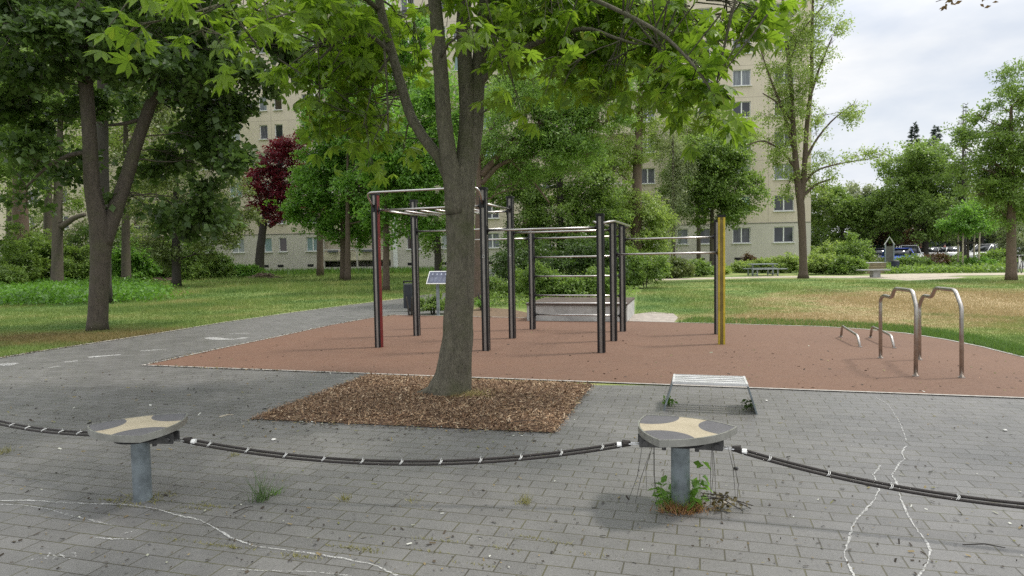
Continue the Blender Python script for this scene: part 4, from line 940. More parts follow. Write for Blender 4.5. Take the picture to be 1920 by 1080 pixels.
for c_,r_ in (((-2.,4.6,5.6),(1.5,1.2,.7)),((.6,4.4,5.7),(1.6,1.2,.7)),((-4.4,5.5,5.4),(1.2,1.2,.7)),((2.6,5.2,5.6),(1.2,1.1,.6)),((-1.,2.9,5.8),(1.4,.9,.5)),((-3.2,3.2,5.6),(1.2,.9,.5))): bs.append((c_,r_,.22))
tree('chestnut_tree','tall multi-stemmed horse chestnut rising from the square mulch bed','tree',tuple(base),trunk,bs,M['lf_ch'],M['bark_ch'],nt=1500,lk=3,size=.15,tw=.62,flat=.5,kind='palm',limbs=lim,auto='near',flare=1.35,shell=.6)

mb=MB(); q0=D(848,690,yC); mb.tube([q0,D(825,728,yC-.02),G(800,744)+np.array([0,0,.03]),G(768,748)+np.array([0,0,.005])],[.13,.10,.07,.03],12); mb.build('root',M['bark_ch'],bpy.data.objects['chestnut_tree'],smooth=True)
# --- left forked maple ---
b=G(183,620); y=b[1]
def T2(px,py,w_,dy=0): return tp_(px,py,y+dy,w_)
tr2=[[(*b,.20)]+[T2(185,560,33),T2(188,500,33),T2(190,450,37),T2(184,410,32,-.1),T2(172,350,27,-.2),T2(168,250,24,-.3),T2(158,120,24,-.3),T2(150,-50,20,-.3),T2(150,-300,12)],
     [T2(196,458,26),T2(210,410,28,.1),T2(232,350,24,.2),T2(262,250,21,.3),T2(300,150,19,.4),T2(345,50,20,.5),T2(390,-80,16,.6),T2(430,-280,9,.6)]]
bs=[]
for px,py,rx,ry,dy,wt in ((60,60,130,75,-1,1.1),(210,50,110,80,1,1.1),(330,90,100,80,-.5,1.1),(440,60,95,70,.5,1.1),(510,110,55,50,1,1.1),(70,180,100,35,.5,.8),(60,300,75,34,-1,.7),(110,310,60,30,.5,.7),(50,380,45,22,1,.4),(150,235,60,50,1.5,.7),(345,215,70,55,1.9,1.),(415,200,50,55,1.,1.),(345,300,60,50,1.5,1.),(400,320,60,50,.8,1.),(350,390,55,45,1,1.),(405,265,40,45,.5,.9),(300,405,30,28,1.2,.6),(400,400,28,34,1,.7),(262,330,20,34,1.6,.35),(455,140,50,36,.8,.8),(222,385,12,16,.3,.3)):
    bs.append(bl(px,py,rx,ry,y+dy,wt))
for px,py,rx,ry,dy in ((200,-120,260,110,0),(420,-100,160,100,0),(-60,-60,180,140,0),(250,-320,250,110,0),(-150,150,130,140,0)): bs.append(bl(px,py,rx,ry,y+dy,.5))
tree('maple_tree','dark maple with a low V-shaped fork, nearest tree on the left lawn','tree',tuple(b),tr2,bs,M['lf_mp'],M['bark_gr'],flare=1.2,nt=2000,lk=22,size=.16,tw=.6,flat=.45,aspect=.8,auto='near',limbs=[[T2(172,285,10,-.2),T2(130,290,8,-.3),T2(90,310,6,-.5),T2(50,350,4,-.5)],[T2(260,225,8,.3),T2(235,232,7,.3),T2(205,235,5,.3)]])
# --- dark trunk behind it, second left tree, old trunks at left edge ---
def gen(px,by,y,wpx,top,label,blobs,mat,bm,name='broadleaf_tree',lean=0,fork=None,extra=(),group=None,**k):
    b=D(px,by,y); b[2]=0.
    tr=[(*b,wpx*y/F/2*1.05)]; k.setdefault('flare',1.2)
    n=5
    for i in range(1,n+1):
        t_=i/n; py=by+(top-by)*t_; tr.append(tp_(px+lean*t_*t_,py,y,wpx*(1-.75*t_**1.3)))
    return tree(name,label,'tree',tuple(b),[tr]+[[tp_(q[0],q[1],y+(q[3] if len(q)>3 else 0),q[2]) for q in e] for e in extra],[bl(q[0],q[1],q[2],q[3],y+(q[4] if len(q)>4 else 0),(q[5] if len(q)>5 else 1.)) for q in blobs],mat,bm,group=group,**k)
gen(192,520,24,26,-150,'dark straight trunk standing right behind the forked maple',[(180,-60,150,90),(120,30,110,60),(260,0,120,70),(205,160,40,60,0,.5),(40,-30,120,80),(300,140,70,50,1,.7)],M['lf_mp'],M['bark_dk'],nt=1000,lk=22,size=.16,tw=.7,aspect=.8)
gen(107,535,38,20,150,'grey forked tree with cut stubs behind the forked maple, at the nettle bed',[(60,150,70,60),(130,170,60,50),(90,250,80,50),(40,330,60,30),(120,370,35,25,0,.5),(160,60,90,60)],M['lf_md'],M['bark_gr'],nt=700,lk=20,size=.2,tw=.9,lean=10,extra=[[(112,420,14),(98,400,10),(88,392,8)],[(115,425,12),(140,408,9),(160,402,7)]])
gen(38,530,46,30,60,'broad pale-barked tree at the left edge behind the shrubs',[(30,60,110,80),(-40,180,80,90),(90,0,110,80),(20,250,60,60)],M['lf_md'],M['bark_red'],nt=800,lk=20,size=.24,tw=1.)
gen(90,525,50,16,80,'slender pale trunk second from the left edge',[(110,60,80,80),(140,150,60,60),(70,130,50,60)],M['lf_ol'],M['bark_gr'],nt=600,lk=20,size=.22,tw=1.)
gen(236,520,42,16,140,'straight grey trunk just right of the forked maple, in the shrubs',[(240,150,70,70),(290,230,60,60),(250,320,50,50),(200,60,90,70)],M['lf_ol'],M['bark_gr'],nt=800,lk=20,size=.2,tw=.9)
gen(-60,540,40,22,100,'dense tree closing the view at the far left edge',[(-60,120,130,130),(-30,300,90,90),(20,200,60,60),(-40,430,70,50)],M['lf_md'],M['bark_dk'],nt=900,lk=20,size=.22,tw=.9)
gen(330,515,36,16,250,'bushy olive-green tree between the forked maple and the copper tree',[(300,380,60,60),(350,430,60,50),(400,400,55,60),(380,340,70,50),(440,380,35,45),(340,300,70,50),(300,460,40,35),(410,450,35,35)],M['lf_ol'],M['bark_dk'],nt=1000,lk=24,size=.14,tw=.7)
gen(20,540,60,18,200,'tall pale green tree far behind the left trunks',[(60,240,110,90),(150,200,100,100),(250,250,110,90),(330,180,90,90),(30,120,100,90),(200,100,110,80),(120,380,120,80),(280,400,100,70)],M['lf_yl'],M['bark_gr'],nt=1500,lk=20,size=.26,tw=1.2)
# --- copper tree ---
gen(486,514,55,17,300,'small copper-red leaved tree in front of the building',[(520,300,40,32),(505,345,38,36),(545,275,28,25),(490,370,25,25),(530,385,30,20),(560,330,18,22),(510,400,18,16,0,.5),(595,395,16,12,0,.4)],M['lf_rd'],M['bark_dk'],name='copper_plum_tree',nt=900,lk=20,size=.2,tw=.9,lean=42,extra=[[(495,435,8),(480,410,6),(468,395,4)],[(505,425,8),(540,400,6),(562,375,4)]])
# --- bright green maples ---
gm='bright green maples on the left lawn'
gen(643,520,44,11,240,'bright green layered maple, left stem of the close pair of trunks',[(640,260,65,45),(600,320,60,36),(655,350,70,36),(590,385,50,28),(640,410,60,30),(700,300,70,50),(620,430,26,18),(690,400,50,40),(570,350,30,20),(600,225,40,30),(565,400,26,16,0,.7),(665,445,22,14)],M['lf_br'],M['bark_br'],nt=1700,lk=28,size=.17,tw=.9,flat=.3,aspect=.75,group=gm)
gen(652,524,42,11,260,'bright green layered maple, right stem of the close pair of trunks',[(700,240,70,50),(740,310,65,45),(690,350,60,40),(760,260,55,45),(660,190,60,50),(745,370,50,35),(800,330,45,50)],M['lf_br'],M['bark_br'],nt=1300,lk=28,size=.17,tw=.9,flat=.3,aspect=.75,group=gm)
gen(724,545,29,13,240,'bright green tree with a single trunk left of the litter bin',[(760,280,70,50),(790,350,55,45),(750,400,50,28),(820,290,60,60),(720,330,45,35),(700,405,28,16,0,.6),(800,415,30,30),(735,440,22,12,0,.5),(830,200,60,50)],M['lf_br'],M['bark_br'],nt=1500,lk=26,size=.13,tw=.65,flat=.3,aspect=.75,group=gm)
gen(822,520,36,15,330,'dark leaning trunk seen between the sign and the chestnut',[(850,300,60,60),(800,430,26,30,0,.6),(850,420,50,40),(830,470,16,20,0,.4),(880,200,80,70)],M['lf_md'],M['bark_dk'],nt=700,lk=22,size=.14,tw=.7,lean=-14,hang=.4)
gen(600,512,52,12,60,'tall bright tree filling the gap above the copper tree',[(660,150,50,60),(690,90,60,60),(740,140,60,60),(600,80,40,40,0,.4),(640,20,90,60),(760,60,60,70)],M['lf_br'],M['bark_br'],nt=1100,lk=26,size=.24,tw=1.1,flat=.3,aspect=.7,group=gm)
gen(985,515,46,12,20,'tall green tree far behind the feathery tree',[(960,90,60,70),(1010,30,80,60),(1080,70,70,60),(930,160,50,40),(1120,140,50,50),(1040,150,60,50),(1150,20,70,50,0,.7)],M['lf_md'],M['bark_br'],nt=1300,lk=26,size=.2,tw=1.,flat=.4,aspect=.7)
# --- robinia-like tree behind chestnut ---
yr=21.
gen(898,568,yr,20,230,'feathery-leaved tree with reddish bark right behind the chestnut trunk',[(960,265,70,30),(1010,225,70,35),(1090,190,70,30),(1060,255,80,30),(950,310,60,26),(1020,300,70,26),(1130,230,50,30),(960,200,60,40),(1000,150,80,40),(1100,290,40,22,0,.7),(1180,120,80,50,0,.6),(960,350,40,24,0,.7),(1150,170,50,22)],M['lf_pn'],M['bark_red'],nt=1500,lk=30,size=.11,tw=.6,flat=.25,aspect=.33,name='feathery_tree',
    extra=[[(903,330,13),(950,270,10),(1000,238,9,0),(1060,215,8),(1120,197,6),(1165,178,4)],[(903,345,10),(935,308,8),(985,292,7),(1060,288,4)],[(900,300,12),(925,235,9),(945,200,6),(980,150,4)],[(960,305,4),(1000,340,4),(1030,380,3)]])
gen(1050,545,30,14,60,'dark straight trunk behind the rung ladder',[(1060,120,100,70),(1000,330,60,50),(1090,330,60,60),(1040,400,60,40),(980,400,50,40),(1120,400,50,50),(1060,460,60,35),(1000,455,45,40),(1100,450,50,40),(940,340,45,40),(1150,330,30,40,0,.6)],M['lf_md'],M['bark_dk'],nt=2600,lk=26,size=.11,tw=.6,aspect=.6)
gen(1192,532,32,23,60,'ivy-clad curving trunk right of the rung ladder',[(1170,260,60,36),(1140,310,55,30),(1210,390,50,36),(1180,440,55,40),(1150,390,50,40),(1235,200,50,40),(1205,60,90,60),(1190,100,70,50,0,.7),(1225,440,40,36),(1190,480,50,30),(1240,400,26,30),(1140,460,30,30)],M['lf_yl'],M['bark_red'],nt=2100,lk=26,size=.11,tw=.6,aspect=.6,lean=15,name='ivy_clad_tree')
gen(1335,505,50,9,280,'dense maple between the ivy-clad trunk and the yellow post',[(1330,330,75,50),(1290,370,50,40),(1380,360,50,45),(1330,290,60,45),(1370,290,45,40),(1300,300,40,30),(1350,400,45,25),(1270,330,30,22),(1405,350,24,20,0,.6),(1320,420,30,12,0,.6)],M['lf_md'],M['bark_gr'],nt=1500,lk=26,size=.18,tw=.9,flat=.5,aspect=.7)
gen(1310,500,56,8,220,'pale yellow-green tree rising behind the dense maple',[(1330,255,70,36),(1270,250,50,34),(1380,240,45,30),(1310,215,50,24,0,.6),(1260,290,30,30)],M['lf_yl'],M['bark_gr'],nt=800,lk=22,size=.18,tw=.9)
# weeping willow bit
gen(1262,500,48,8,230,'hanging willow-like tree behind the curving trunk',[(1260,280,24,40),(1270,350,24,40),(1250,420,20,30),(1285,300,20,30)],M['lf_gy'],M['bark_gr'],nt=400,lk=30,size=.16,tw=1.,hang=1.4,flat=1.2,aspect=.25,name='willow_tree')
# --- slender light tree ---
ys=G(1506,522)[1]
b=G(1506,522)
def T3(px,py,w_,dy=0): return tp_(px,py,ys+dy,w_)
tr3=[[(*b,.21)]+[T3(1506,480,14),T3(1504,430,13.5),T3(1501,380,14),T3(1494,330,12),T3(1488,260,9),T3(1485,180,8),T3(1475,80,6),T3(1465,-30,4),T3(1460,-120,3)],
 [T3(1502,375,12),T3(1508,330,10),T3(1512,240,8),T3(1522,160,7),T3(1522,80,6),T3(1525,-20,4),T3(1528,-110,3)]]
l3=[[T3(1510,300,6),T3(1530,262,4),T3(1560,225,3),T3(1600,195,1.5)],[T3(1507,345,5),T3(1530,318,4),T3(1580,305,2.6),T3(1650,295,1.2)],[T3(1490,290,6),T3(1470,210,5),T3(1445,150,4),T3(1425,90,2)],[T3(1495,320,6),T3(1465,280,4),T3(1430,262,3),T3(1400,272,2)],[T3(1503,370,6),T3(1530,345,5),T3(1560,335,3)],[T3(1488,230,5),T3(1455,190,3),T3(1430,175,2)],[T3(1514,200,5),T3(1535,130,4),T3(1560,70,2)],[T3(1480,120,4),T3(1500,60,3),T3(1545,10,2)]]
bs=[bl(px,py,rx,ry,ys,wt) for px,py,rx,ry,wt in ((1480,150,36,60,.8),(1510,100,40,60,.7),(1470,50,40,50,.7),(1530,30,40,40,.6),(1560,75,24,40,.45),(1500,210,36,40,.8),(1480,270,36,34,.8),(1440,270,30,20,.5),(1570,215,34,18,.8),(1600,205,18,12,.7),(1530,250,22,20,.4),(1560,305,40,16,.7),(1610,295,36,12,.6),(1650,290,22,10,.5),(1510,330,24,30,.8),(1540,350,30,16,.6),(1455,180,24,24,.5),(1430,110,20,24,.4),(1440,220,20,18,.4),(1480,340,20,26,.6),(1455,310,22,12,.4),(1480,-60,60,50,.5),(1530,-60,50,50,.5))]
tree('slender_tree','slender feathery light green tree at the right corner of the building','tree',tuple(b),tr3,bs,M['lf_yl'],M['bark_br'],nt=1500,lk=18,size=.12,tw=.7,flat=.8,aspect=.5,limbs=l3,auto='near')
mb=MB()
# --- right edge tree ---
gen(1896,525,29.5,17,200,'reddish-barked tree at the right edge of the dry lawn',[(1880,200,50,40,0,.7),(1850,250,45,30,0,.8),(1910,260,60,50),(1860,310,50,35),(1920,340,60,50),(1840,350,40,26,0,.8),(1870,390,40,26,0,.8),(1930,160,50,40,0,.8),(1800,270,28,14,0,.4),(1820,300,30,18,0,.5),(1905,420,30,18,0,.5),(1895,280,50,50,0,.8),(1880,360,50,30,0,.8),(1980,250,70,100),(1835,215,18,12,0,.4)],M['lf_md'],M['bark_red'],nt=1700,lk=24,size=.12,tw=.6,flat=.3,aspect=.5)
# --- right background ---
gr_='background trees beyond the car park'
gen(1735,505,62,12,330,'big round-crowned tree in the middle of the car park edge',[(1735,320,55,45),(1690,350,50,40),(1770,340,40,45),(1720,390,60,40),(1760,400,45,40),(1670,390,36,34),(1700,300,40,30),(1740,280,36,22),(1700,430,50,22,0,.8),(1770,440,40,20,0,.7)],M['lf_md'],M['bark_dk'],nt=1600,lk=26,size=.2,tw=1.1,aspect=.7,group=gr_)
gen(1690,505,66,9,400,'dull reddish-green low tree left of the round-crowned tree',[(1690,430,45,26),(1650,440,40,24),(1720,440,30,20),(1670,400,36,24)],M['lf_bn'],M['bark_dk'],nt=500,lk=22,size=.22,tw=1.,group=gr_)
gen(1580,508,64,9,380,'mid-green tree just right of the building corner',[(1560,400,34,40),(1590,420,36,40),(1555,450,36,30),(1600,380,34,28),(1540,370,24,28),(1620,400,26,30),(1575,360,26,16,0,.7)],M['lf_md'],M['bark_dk'],nt=1000,lk=24,size=.22,tw=1.1,group=gr_)
gen(1600,506,75,8,360,'pale tree behind, with its top just above its neighbours near the building corner',[(1610,370,30,22),(1640,380,26,24),(1590,390,34,26),(1560,365,26,14)],M['lf_gy'],M['bark_dk'],nt=600,lk=22,size=.25,tw=1.1,group=gr_)
gen(1840,505,85,9,330,'distant tree behind the bare larch',[(1830,370,40,40),(1790,400,40,40),(1870,400,50,50),(1810,430,50,30),(1900,370,60,50),(1960,400,60,70)],M['lf_ol'],M['bark_dk'],nt=900,lk=22,size=.3,tw=1.4,group=gr_)
gen(1940,505,90,9,380,'wide distant tree mass at the right edge',[(1890,450,60,30),(1960,430,70,50),(1830,450,50,26),(1770,455,40,20)],M['lf_co'],M['bark_dk'],nt=900,lk=20,size=.32,tw=1.4,group=gr_)
for px,y_,lab in ((1500,120,'hazy tree far behind the building corner'),(1660,110,'wide distant tree closing the gap beyond the parked cars'),(1760,115,'distant dark tree behind the silver cars'),(1860,120,'distant tree behind the last row of cars')):
    gen(px,495,y_,7,420,lab,[(px-40,455,55,24),(px+30,450,60,26),(px,425,60,26),(px+60,470,50,14),(px-50,472,50,14)],M['lf_co'],M['bark_dk'],nt=600,lk=18,size=.45,tw=1.8,group=gr_)
def conifer(px,by,y,top,wpx,label,n=40,dens=70,mat=None,sparse=False,group=None):
    b=D(px,by,y); b[2]=0; tpp=D(px,top,y); hgt=tpp[2]; rad=wpx/2*y/F
    t_=thing('conifer_tree',label,'tree',tuple(b),group); mb=MB(); mb.tube([b,(b+tpp)/2,tpp],[rad*.1+.08,rad*.05+.05,.02],10); mb.build('trunk',M['bark_dk'],t_,smooth=True)
    br=MB(); P_=[];Dr=[]
    z0=.12*hgt if not sparse else .3*hgt
    for k in range(n):
        t2=k/(n-1); z=z0+(hgt-z0)*t2**.9; R_=rad*(1-t2)**.8*(.75+.5*rng.random())+.15
        for j in range(6 if not sparse else 5):
            a=rng.uniform(0,2*math.pi); zj=z+rng.normal()*.35*(hgt-z0)/n; e=np.array([b[0]+R_*math.cos(a),b[1]+R_*math.sin(a),zj+R_*(.15 if t2>.8 else -.2)+.12*R_*rng.normal()]); s0=np.array([b[0],b[1],min(zj,hgt)]); br.tube([s0,(s0+e)/2-(0,0,.03*R_),e],[.035,.02,.008],4,cap=False)
            m_=int(dens*(.3+R_/rad)); tt=rng.uniform(.15,1,(m_,1))**.7; q=s0+(e-s0)*tt+rng.normal(size=(m_,3))*np.array([.12,.12,.07])*(R_*.45+.3)
            if sparse: q=q[:m_//6]; tt=tt[:m_//6]
            P_.append(q); Dr.append(np.tile(unit(e-s0),(len(q),1)))
    br.build('branches',M['bark_dk'],t_); P_=np.concatenate(P_); Dr=np.concatenate(Dr)
    npmesh('crown',leaves(P_,.3 if not sparse else .22,.25,.3,Dr*1.5+np.array([0,0,-.5])),4,mat or M['lf_co'],t_)
conifer(1630,508,66,365,62,'blue-green spruce left of the round-crowned tree',group=gr_)
conifer(1710,505,85,238,76,'dark spruce with its tip showing above the round-crowned tree',group=gr_)
conifer(1750,505,88,240,80,'dark pine top peeping out right of the spruce tip',group=gr_)
conifer(1806,508,60,197,84,'almost bare larch with thin drooping branches',n=34,dens=50,sparse=True,mat=M['lf_ol'])
# staked young tree
q=G(1815,508); yq=q[1]
gen(1815,508,yq,5,420,'young tree held by four wooden stakes beyond the dry lawn',[(1810,420,40,22),(1840,410,30,20),(1790,425,26,16),(1820,395,26,14)],M['lf_br'],M['bark_gr'],nt=500,lk=22,size=.14,tw=.7,name='young_tree')
t_=thing('tree_stakes','four pale wooden stakes with a crossbar round the young tree','tree support',tuple(q)); M['stake']=simple('pale_stake',(.50,.44,.34),.8)
for dx,dy in ((-.55,-.3),(.35,-.45),(-.3,.5),(.6,.35)):
    mb=MB(); mb.tube([(q[0]+dx,q[1]+dy,0),(q[0]+dx,q[1]+dy,2.5)],.05,8); mb.build('stake',M['stake'],t_,smooth=True)
mb=MB(); mb.box((q[0],q[1]-.38,1.75),(1.1,.05,.1)); mb.box((q[0]+.1,q[1]+.42,1.75),(1.1,.05,.1)); mb.build('crossbar',M['bark_dk'],t_)
gen(1873,510,50,9,400,'dark leaning trunk between the white car and the right edge tree',[(1900,400,40,30),(1860,380,50,30),(1880,430,26,20,0,.5)],M['lf_md'],M['bark_dk'],nt=500,lk=22,size=.18,tw=.9,lean=26)
# overhanging twig at top right, from a tree standing out of frame
b=np.array([7.2,5.2,0]); q=D(1803,-4,6.2)
tree('overhanging_tree','tree outside the right edge whose dark twig hangs into the top right corner','tree',tuple(b),[[(7.2,5.2,0,.22),(7.1,5.2,1.5,.18),(7.0,5.3,3.5,.15),(6.9,5.3,6,.1)]],
   [(tuple(q),(.26,.15,.055),.9),((7.1,5.4,6.5),(1.8,1.6,1.),.25),((6.2,5.9,5.6),(1.2,.9,.6),.25),((8.2,5,5.8),(1.2,.9,.6),.25)],M['lf_bn'],M['bark_br'],nt=150,lk=16,size=.055,tw=.16,auto='near',limbs=[[(7.0,5.3,3.9,.05),(6.,5.7,4.25,.035),tuple(q+np.array([.5,0,.2]))+(.012,),tuple(q-np.array([.15,0,-.03]))+(.004,)]])

# ================= SHRUBS =================
def shrub(px,by,y,blobs,label,mat,nt=250,lk=22,size=.12,tw=.45,name='shrub',group=None,**k):
    b=D(px,by,y); b[2]=0
    st=[[(b[0]+dx,b[1]+dy,0,.025),(b[0]+dx*3,b[1]+dy*3,.5,.015)] for dx,dy in ((.03,0),(-.04,.03),(.02,-.04))]
    t_=thing(name,label,'shrub',tuple(b),group)
    return tree(name,label,'shrub',tuple(b),st,[bl(*q[:4],y+(q[4] if len(q)>4 else 0)) for q in blobs],mat,M['bark_dk'],nt=nt,lk=lk,size=size,tw=tw,root=t_,flare=1,limb_r=.1,**k)
shrub(812,590,17.6,[(812,575,22,14),(830,570,16,18),(800,572,12,14)],'dark green low shrub round the sign post',M['lf_md'],300,20,.05,.2)
shrub(905,590,18.6,[(900,583,16,14),(915,580,14,12)],'low bright shrub at the foot of the reddish trunk',M['lf_br'],200,20,.05,.2)
shrub(770,592,17.3,[(764,588,9,4),(778,587,6,4)],'small weeds at the foot of the litter bin',M['lf_gy'],50,10,.05,.12,name='weed')
shrub(935,572,24,[(930,545,26,26),(960,540,30,30),(905,548,16,26),(985,545,22,30)],'mid-green shrub below the park benches',M['lf_md'],700,22,.08,.35)
shrub(1060,575,21.5,[(1040,540,44,26),(1090,545,44,22),(1010,530,26,34),(1130,530,30,30)],'shrub mass directly behind the concrete platform',M['lf_md'],900,24,.08,.35)
shrub(1090,560,26,[(1070,500,60,30),(1130,495,40,34),(1010,500,40,36),(960,490,36,40),(1100,470,50,26)],'tall dark shrub screen behind the rung ladder',M['lf_mp'],1300,24,.10,.45)
shrub(1210,540,28,[(1215,505,26,26),(1180,500,26,34),(1235,498,18,20),(1165,520,18,24)],'leafy shrub round the foot of the ivy-clad trunk',M['lf_md'],600,22,.09,.4)
gs='shrubs along the apartment block'
for px,y_,w_,h_,m_,lab in ((1262,38,34,22,'lf_ol','olive shrub right of the small bicycle'),(1305,40,34,18,'lf_md','green shrub between the bicycle and the dense maple trunk'),(1285,44,36,14,'lf_gy','grey-green shrub against the building wall'),(1345,42,20,9,'lf_yl','low yellow-green plants behind the yellow post'),(1395,45,24,14,'lf_yl','yellow-green shrub left of the picnic table'),(1402,47,12,20,'lf_bn','small brown-leaved bush against the tiled wall'),(1440,44,34,16,'lf_yl','bright shrub behind the picnic table'),(1480,43,24,22,'lf_yl','bright shrub between the picnic table and the slender tree'),(1540,40,34,24,'lf_yl','bright shrub right of the slender trunk'),(1585,39,34,22,'lf_md','loose green shrub left of the concrete bench'),(1560,44,34,40,'lf_yl','tall pale shrub at the building corner'),(1600,42,30,46,'lf_md','upright green shrub left of the parked cars')):
    base_y=H*F/y_+475-(px-960)*.01745
    shrub(px,base_y,y_,[(px,base_y-h_*.8,w_*.8,h_*.7),(px-w_*.5,base_y-h_*.5,w_*.5,h_*.5),(px+w_*.5,base_y-h_*.6,w_*.5,h_*.5)],lab,M[m_],420,20,.13,.5,group=gs)
gh_='hedge shrubs in front of the parked cars'
for px,y_,w_,h_,m_,lab in ((1712,42,34,20,'lf_md','dark green hedge shrub right of the blue car'),(1745,43,34,22,'lf_bn','red-tinged hedge shrub in front of the silver car'),(1790,43,34,18,'lf_md','green hedge shrub left of the stakes'),(1835,41,34,16,'lf_br','bright ground shrub right of the stakes'),(1870,44,30,24,'lf_md','green shrub left of the right edge tree'),(1640,46,30,16,'lf_ol','dull shrub behind the timber planter'),(1905,48,24,60,'lf_gy','tall grey-green bush behind the right edge trunk')):
    base_y=H*F/y_+475-(px-960)*.01745
    shrub(px,base_y,y_,[(px,base_y-h_*.7,w_*.8,h_*.7),(px-w_*.5,base_y-h_*.5,w_*.5,h_*.5),(px+w_*.5,base_y-h_*.6,w_*.5,h_*.5)],lab,M[m_],420,20,.13,.5,group=gh_)
gl='shrubs behind the left lawn'
for px,y_,w_,h_,m_,lab in ((20,44,60,60,'lf_md','elder shrub at the left edge behind the nettles'),(75,46,50,80,'lf_md','tall elder shrub left of the forked tree with stubs'),(150,46,44,56,'lf_md','leafy shrub between the two left trunks'),(255,46,40,60,'lf_br','bright shrub right of the forked maple'),(300,50,36,50,'lf_ol','olive shrub above the branch pile'),(345,48,36,70,'lf_md','tall shrub left of the building windows'),(400,50,34,44,'lf_md','dark shrub at the left of the lowest windows'),(440,52,24,20,'lf_br','low shrub left of the copper tree'),(-20,38,60,40,'lf_md','broad-leaved shrub cut by the left edge'),(470,52,20,14,'lf_br','low green plants at the foot of the copper tree'),(200,48,60,90,'lf_mp','dark shrub behind the forked maple'),(120,56,90,110,'lf_ol','tall hazy shrub behind the left trunks')):
    base_y=H*F/y_+475-(px-960)*.01745
    shrub(px,base_y,y_,[(px,base_y-h_*.7,w_*.8,h_*.6),(px-w_*.5,base_y-h_*.45,w_*.5,h_*.5),(px+w_*.5,base_y-h_*.5,w_*.5,h_*.5),(px,base_y-h_*.3,w_,h_*.35)],lab,M[m_],700,22,.16,.6,group=gl)

# ================= GROUND COVER =================
def gpoly(px_poly,n):
    P_=np.array([G(*q)[:2] for q in px_poly]); lo,hi=P_.min(0),P_.max(0); out=[]; tot=0
    while tot<n:
        q=rng.uniform(lo,hi,(n*2,2)); x,y=q[:,0],q[:,1]; ins=np.zeros(len(q),bool); j=len(P_)-1
        for i in range(len(P_)):
            xi,yi=P_[i]; xj,yj=P_[j]; c_=((yi>y)!=(yj>y))&(x<(xj-xi)*(y-yi)/(yj-yi+1e-12)+xi); ins^=c_; j=i
        q=q[ins]
        out.append(q); tot+=len(q)
        if len(q)==0: break
    return np.concatenate(out)[:n]
def screenpoly(px_poly,n):     # denser near the viewer, sparser far away, still plain ground points
    A=np.array(px_poly,float); lo,hi=A.min(0),A.max(0); out=[]; tot=0
    while tot<n:
        q=rng.uniform(lo,hi,(n*2,2)); x,y=q[:,0],q[:,1]; ins=np.zeros(len(q),bool); j=len(A)-1
        for i in range(len(A)):
            xi,yi=A[i]; xj,yj=A[j]; c_=((yi>y)!=(yj>y))&(x<(xj-xi)*(y-yi)/(yj-yi+1e-12)+xi); ins^=c_; j=i
        q=q[ins]; out.append(q); tot+=len(q)
    q=np.concatenate(out)[:n]; u=q[:,0]-960; v=540-q[:,1]; ux=u*cr_+v*sr_; vx=-u*sr_+v*cr_
    dy=F*math.cos(PITCH)+vx*math.sin(PITCH); dz=-F*math.sin(PITCH)+vx*math.cos(PITCH); t_=-H/dz; return np.stack([ux*t_,dy*t_],1)
def grassmat():
    m,t,p,o=newmat('grass_blades'); v=coord(t); g=N(t,'ShaderNodeNewGeometry')
    c=lawncol(t,v); c=mixc(t,ramp(t,g.outputs['Random Per Island'],[(0,(.7,)*3),(1,(0,)*3)]),c,mixc(t,.3,c,(.12,.24,.045)))
    hs=N(t,'ShaderNodeHueSaturation'); hs.inputs['Value'].default_value=1.1; t.links.new(c,hs.inputs['Color'])
    t.links.new(hs.outputs[0],p.inputs['Base Color']); p.inputs['Roughness'].default_value=.6
    tb=N(t,'ShaderNodeBsdfTranslucent'); t.links.new(hs.outputs[0],tb.inputs[0]); ms=N(t,'ShaderNodeMixShader'); ms.inputs[0].default_value=.35; t.links.new(p.outputs[0],ms.inputs[1]); t.links.new(tb.outputs[0],ms.inputs[2]); t.links.new(ms.outputs[0],o.inputs[0]); return m
M['grass']=grassmat()
def blades(q,h,wd,lean=.5):
    n=len(q); d=rng.normal(size=(n,2)); c=np.concatenate([q,np.zeros((n,1))],1); dist=np.linalg.norm(q,axis=1,keepdims=True)
    hh=(h[:,None] if isinstance(h,np.ndarray) else h)*rng.uniform(.5,1.2,(n,1)); w_=wd*np.maximum(1,dist/16)*rng.uniform(.6,1.3,(n,1))
    a=rng.uniform(0,math.pi,(n,1)); s=np.concatenate([np.cos(a),np.sin(a),np.zeros((n,1))],1)*w_/2
    tip=c+np.concatenate([d*hh*lean*.6,hh],1)
    return np.stack([c-s,c+s,tip],1).reshape(-1,3)
Lpoly=[(-40,678),(0,671),(150,647),(300,624),(420,604),(560,584),(755,559),(850,547),(850,507),(300,515),(-60,520)]
q=screenpoly(Lpoly,150000); dist=q[:,1]; h_=np.where(dist>30,.22,np.where(dist>20,.10,.055)); h_=h_*(1+.5*np.sin(q[:,0]*.7)*np.sin(q[:,1]*.5))
Rpoly=[(1268,605),(1400,608),(1540,612),(1620,616),(1700,624),(1770,635),(1840,649),(1925,671),(1990,684),(1990,515),(1700,528),(1640,525),(1420,524),(1230,529),(1195,550),(1192,588),(1270,590)]
q=np.concatenate([q,screenpoly([(-40,678),(-500,700),(-500,524),(-40,518)],35000)]); dist=q[:,1]; h_=np.where(dist>30,.22,np.where(dist>20,.10,.055)); h_=h_*(1+.5*np.sin(q[:,0]*.7)*np.sin(q[:,1]*.5))
q2=np.concatenate([screenpoly(Rpoly,130000),screenpoly([(1990,686),(2060,690),(2700,640),(2700,495),(1990,513)],60000)]); h2=np.where(q2[:,1]>18,.06,.045)*(1+.4*np.sin(q2[:,0]*1.3))
v=np.concatenate([blades(q,h_,.012),blades(q2,h2,.011)])
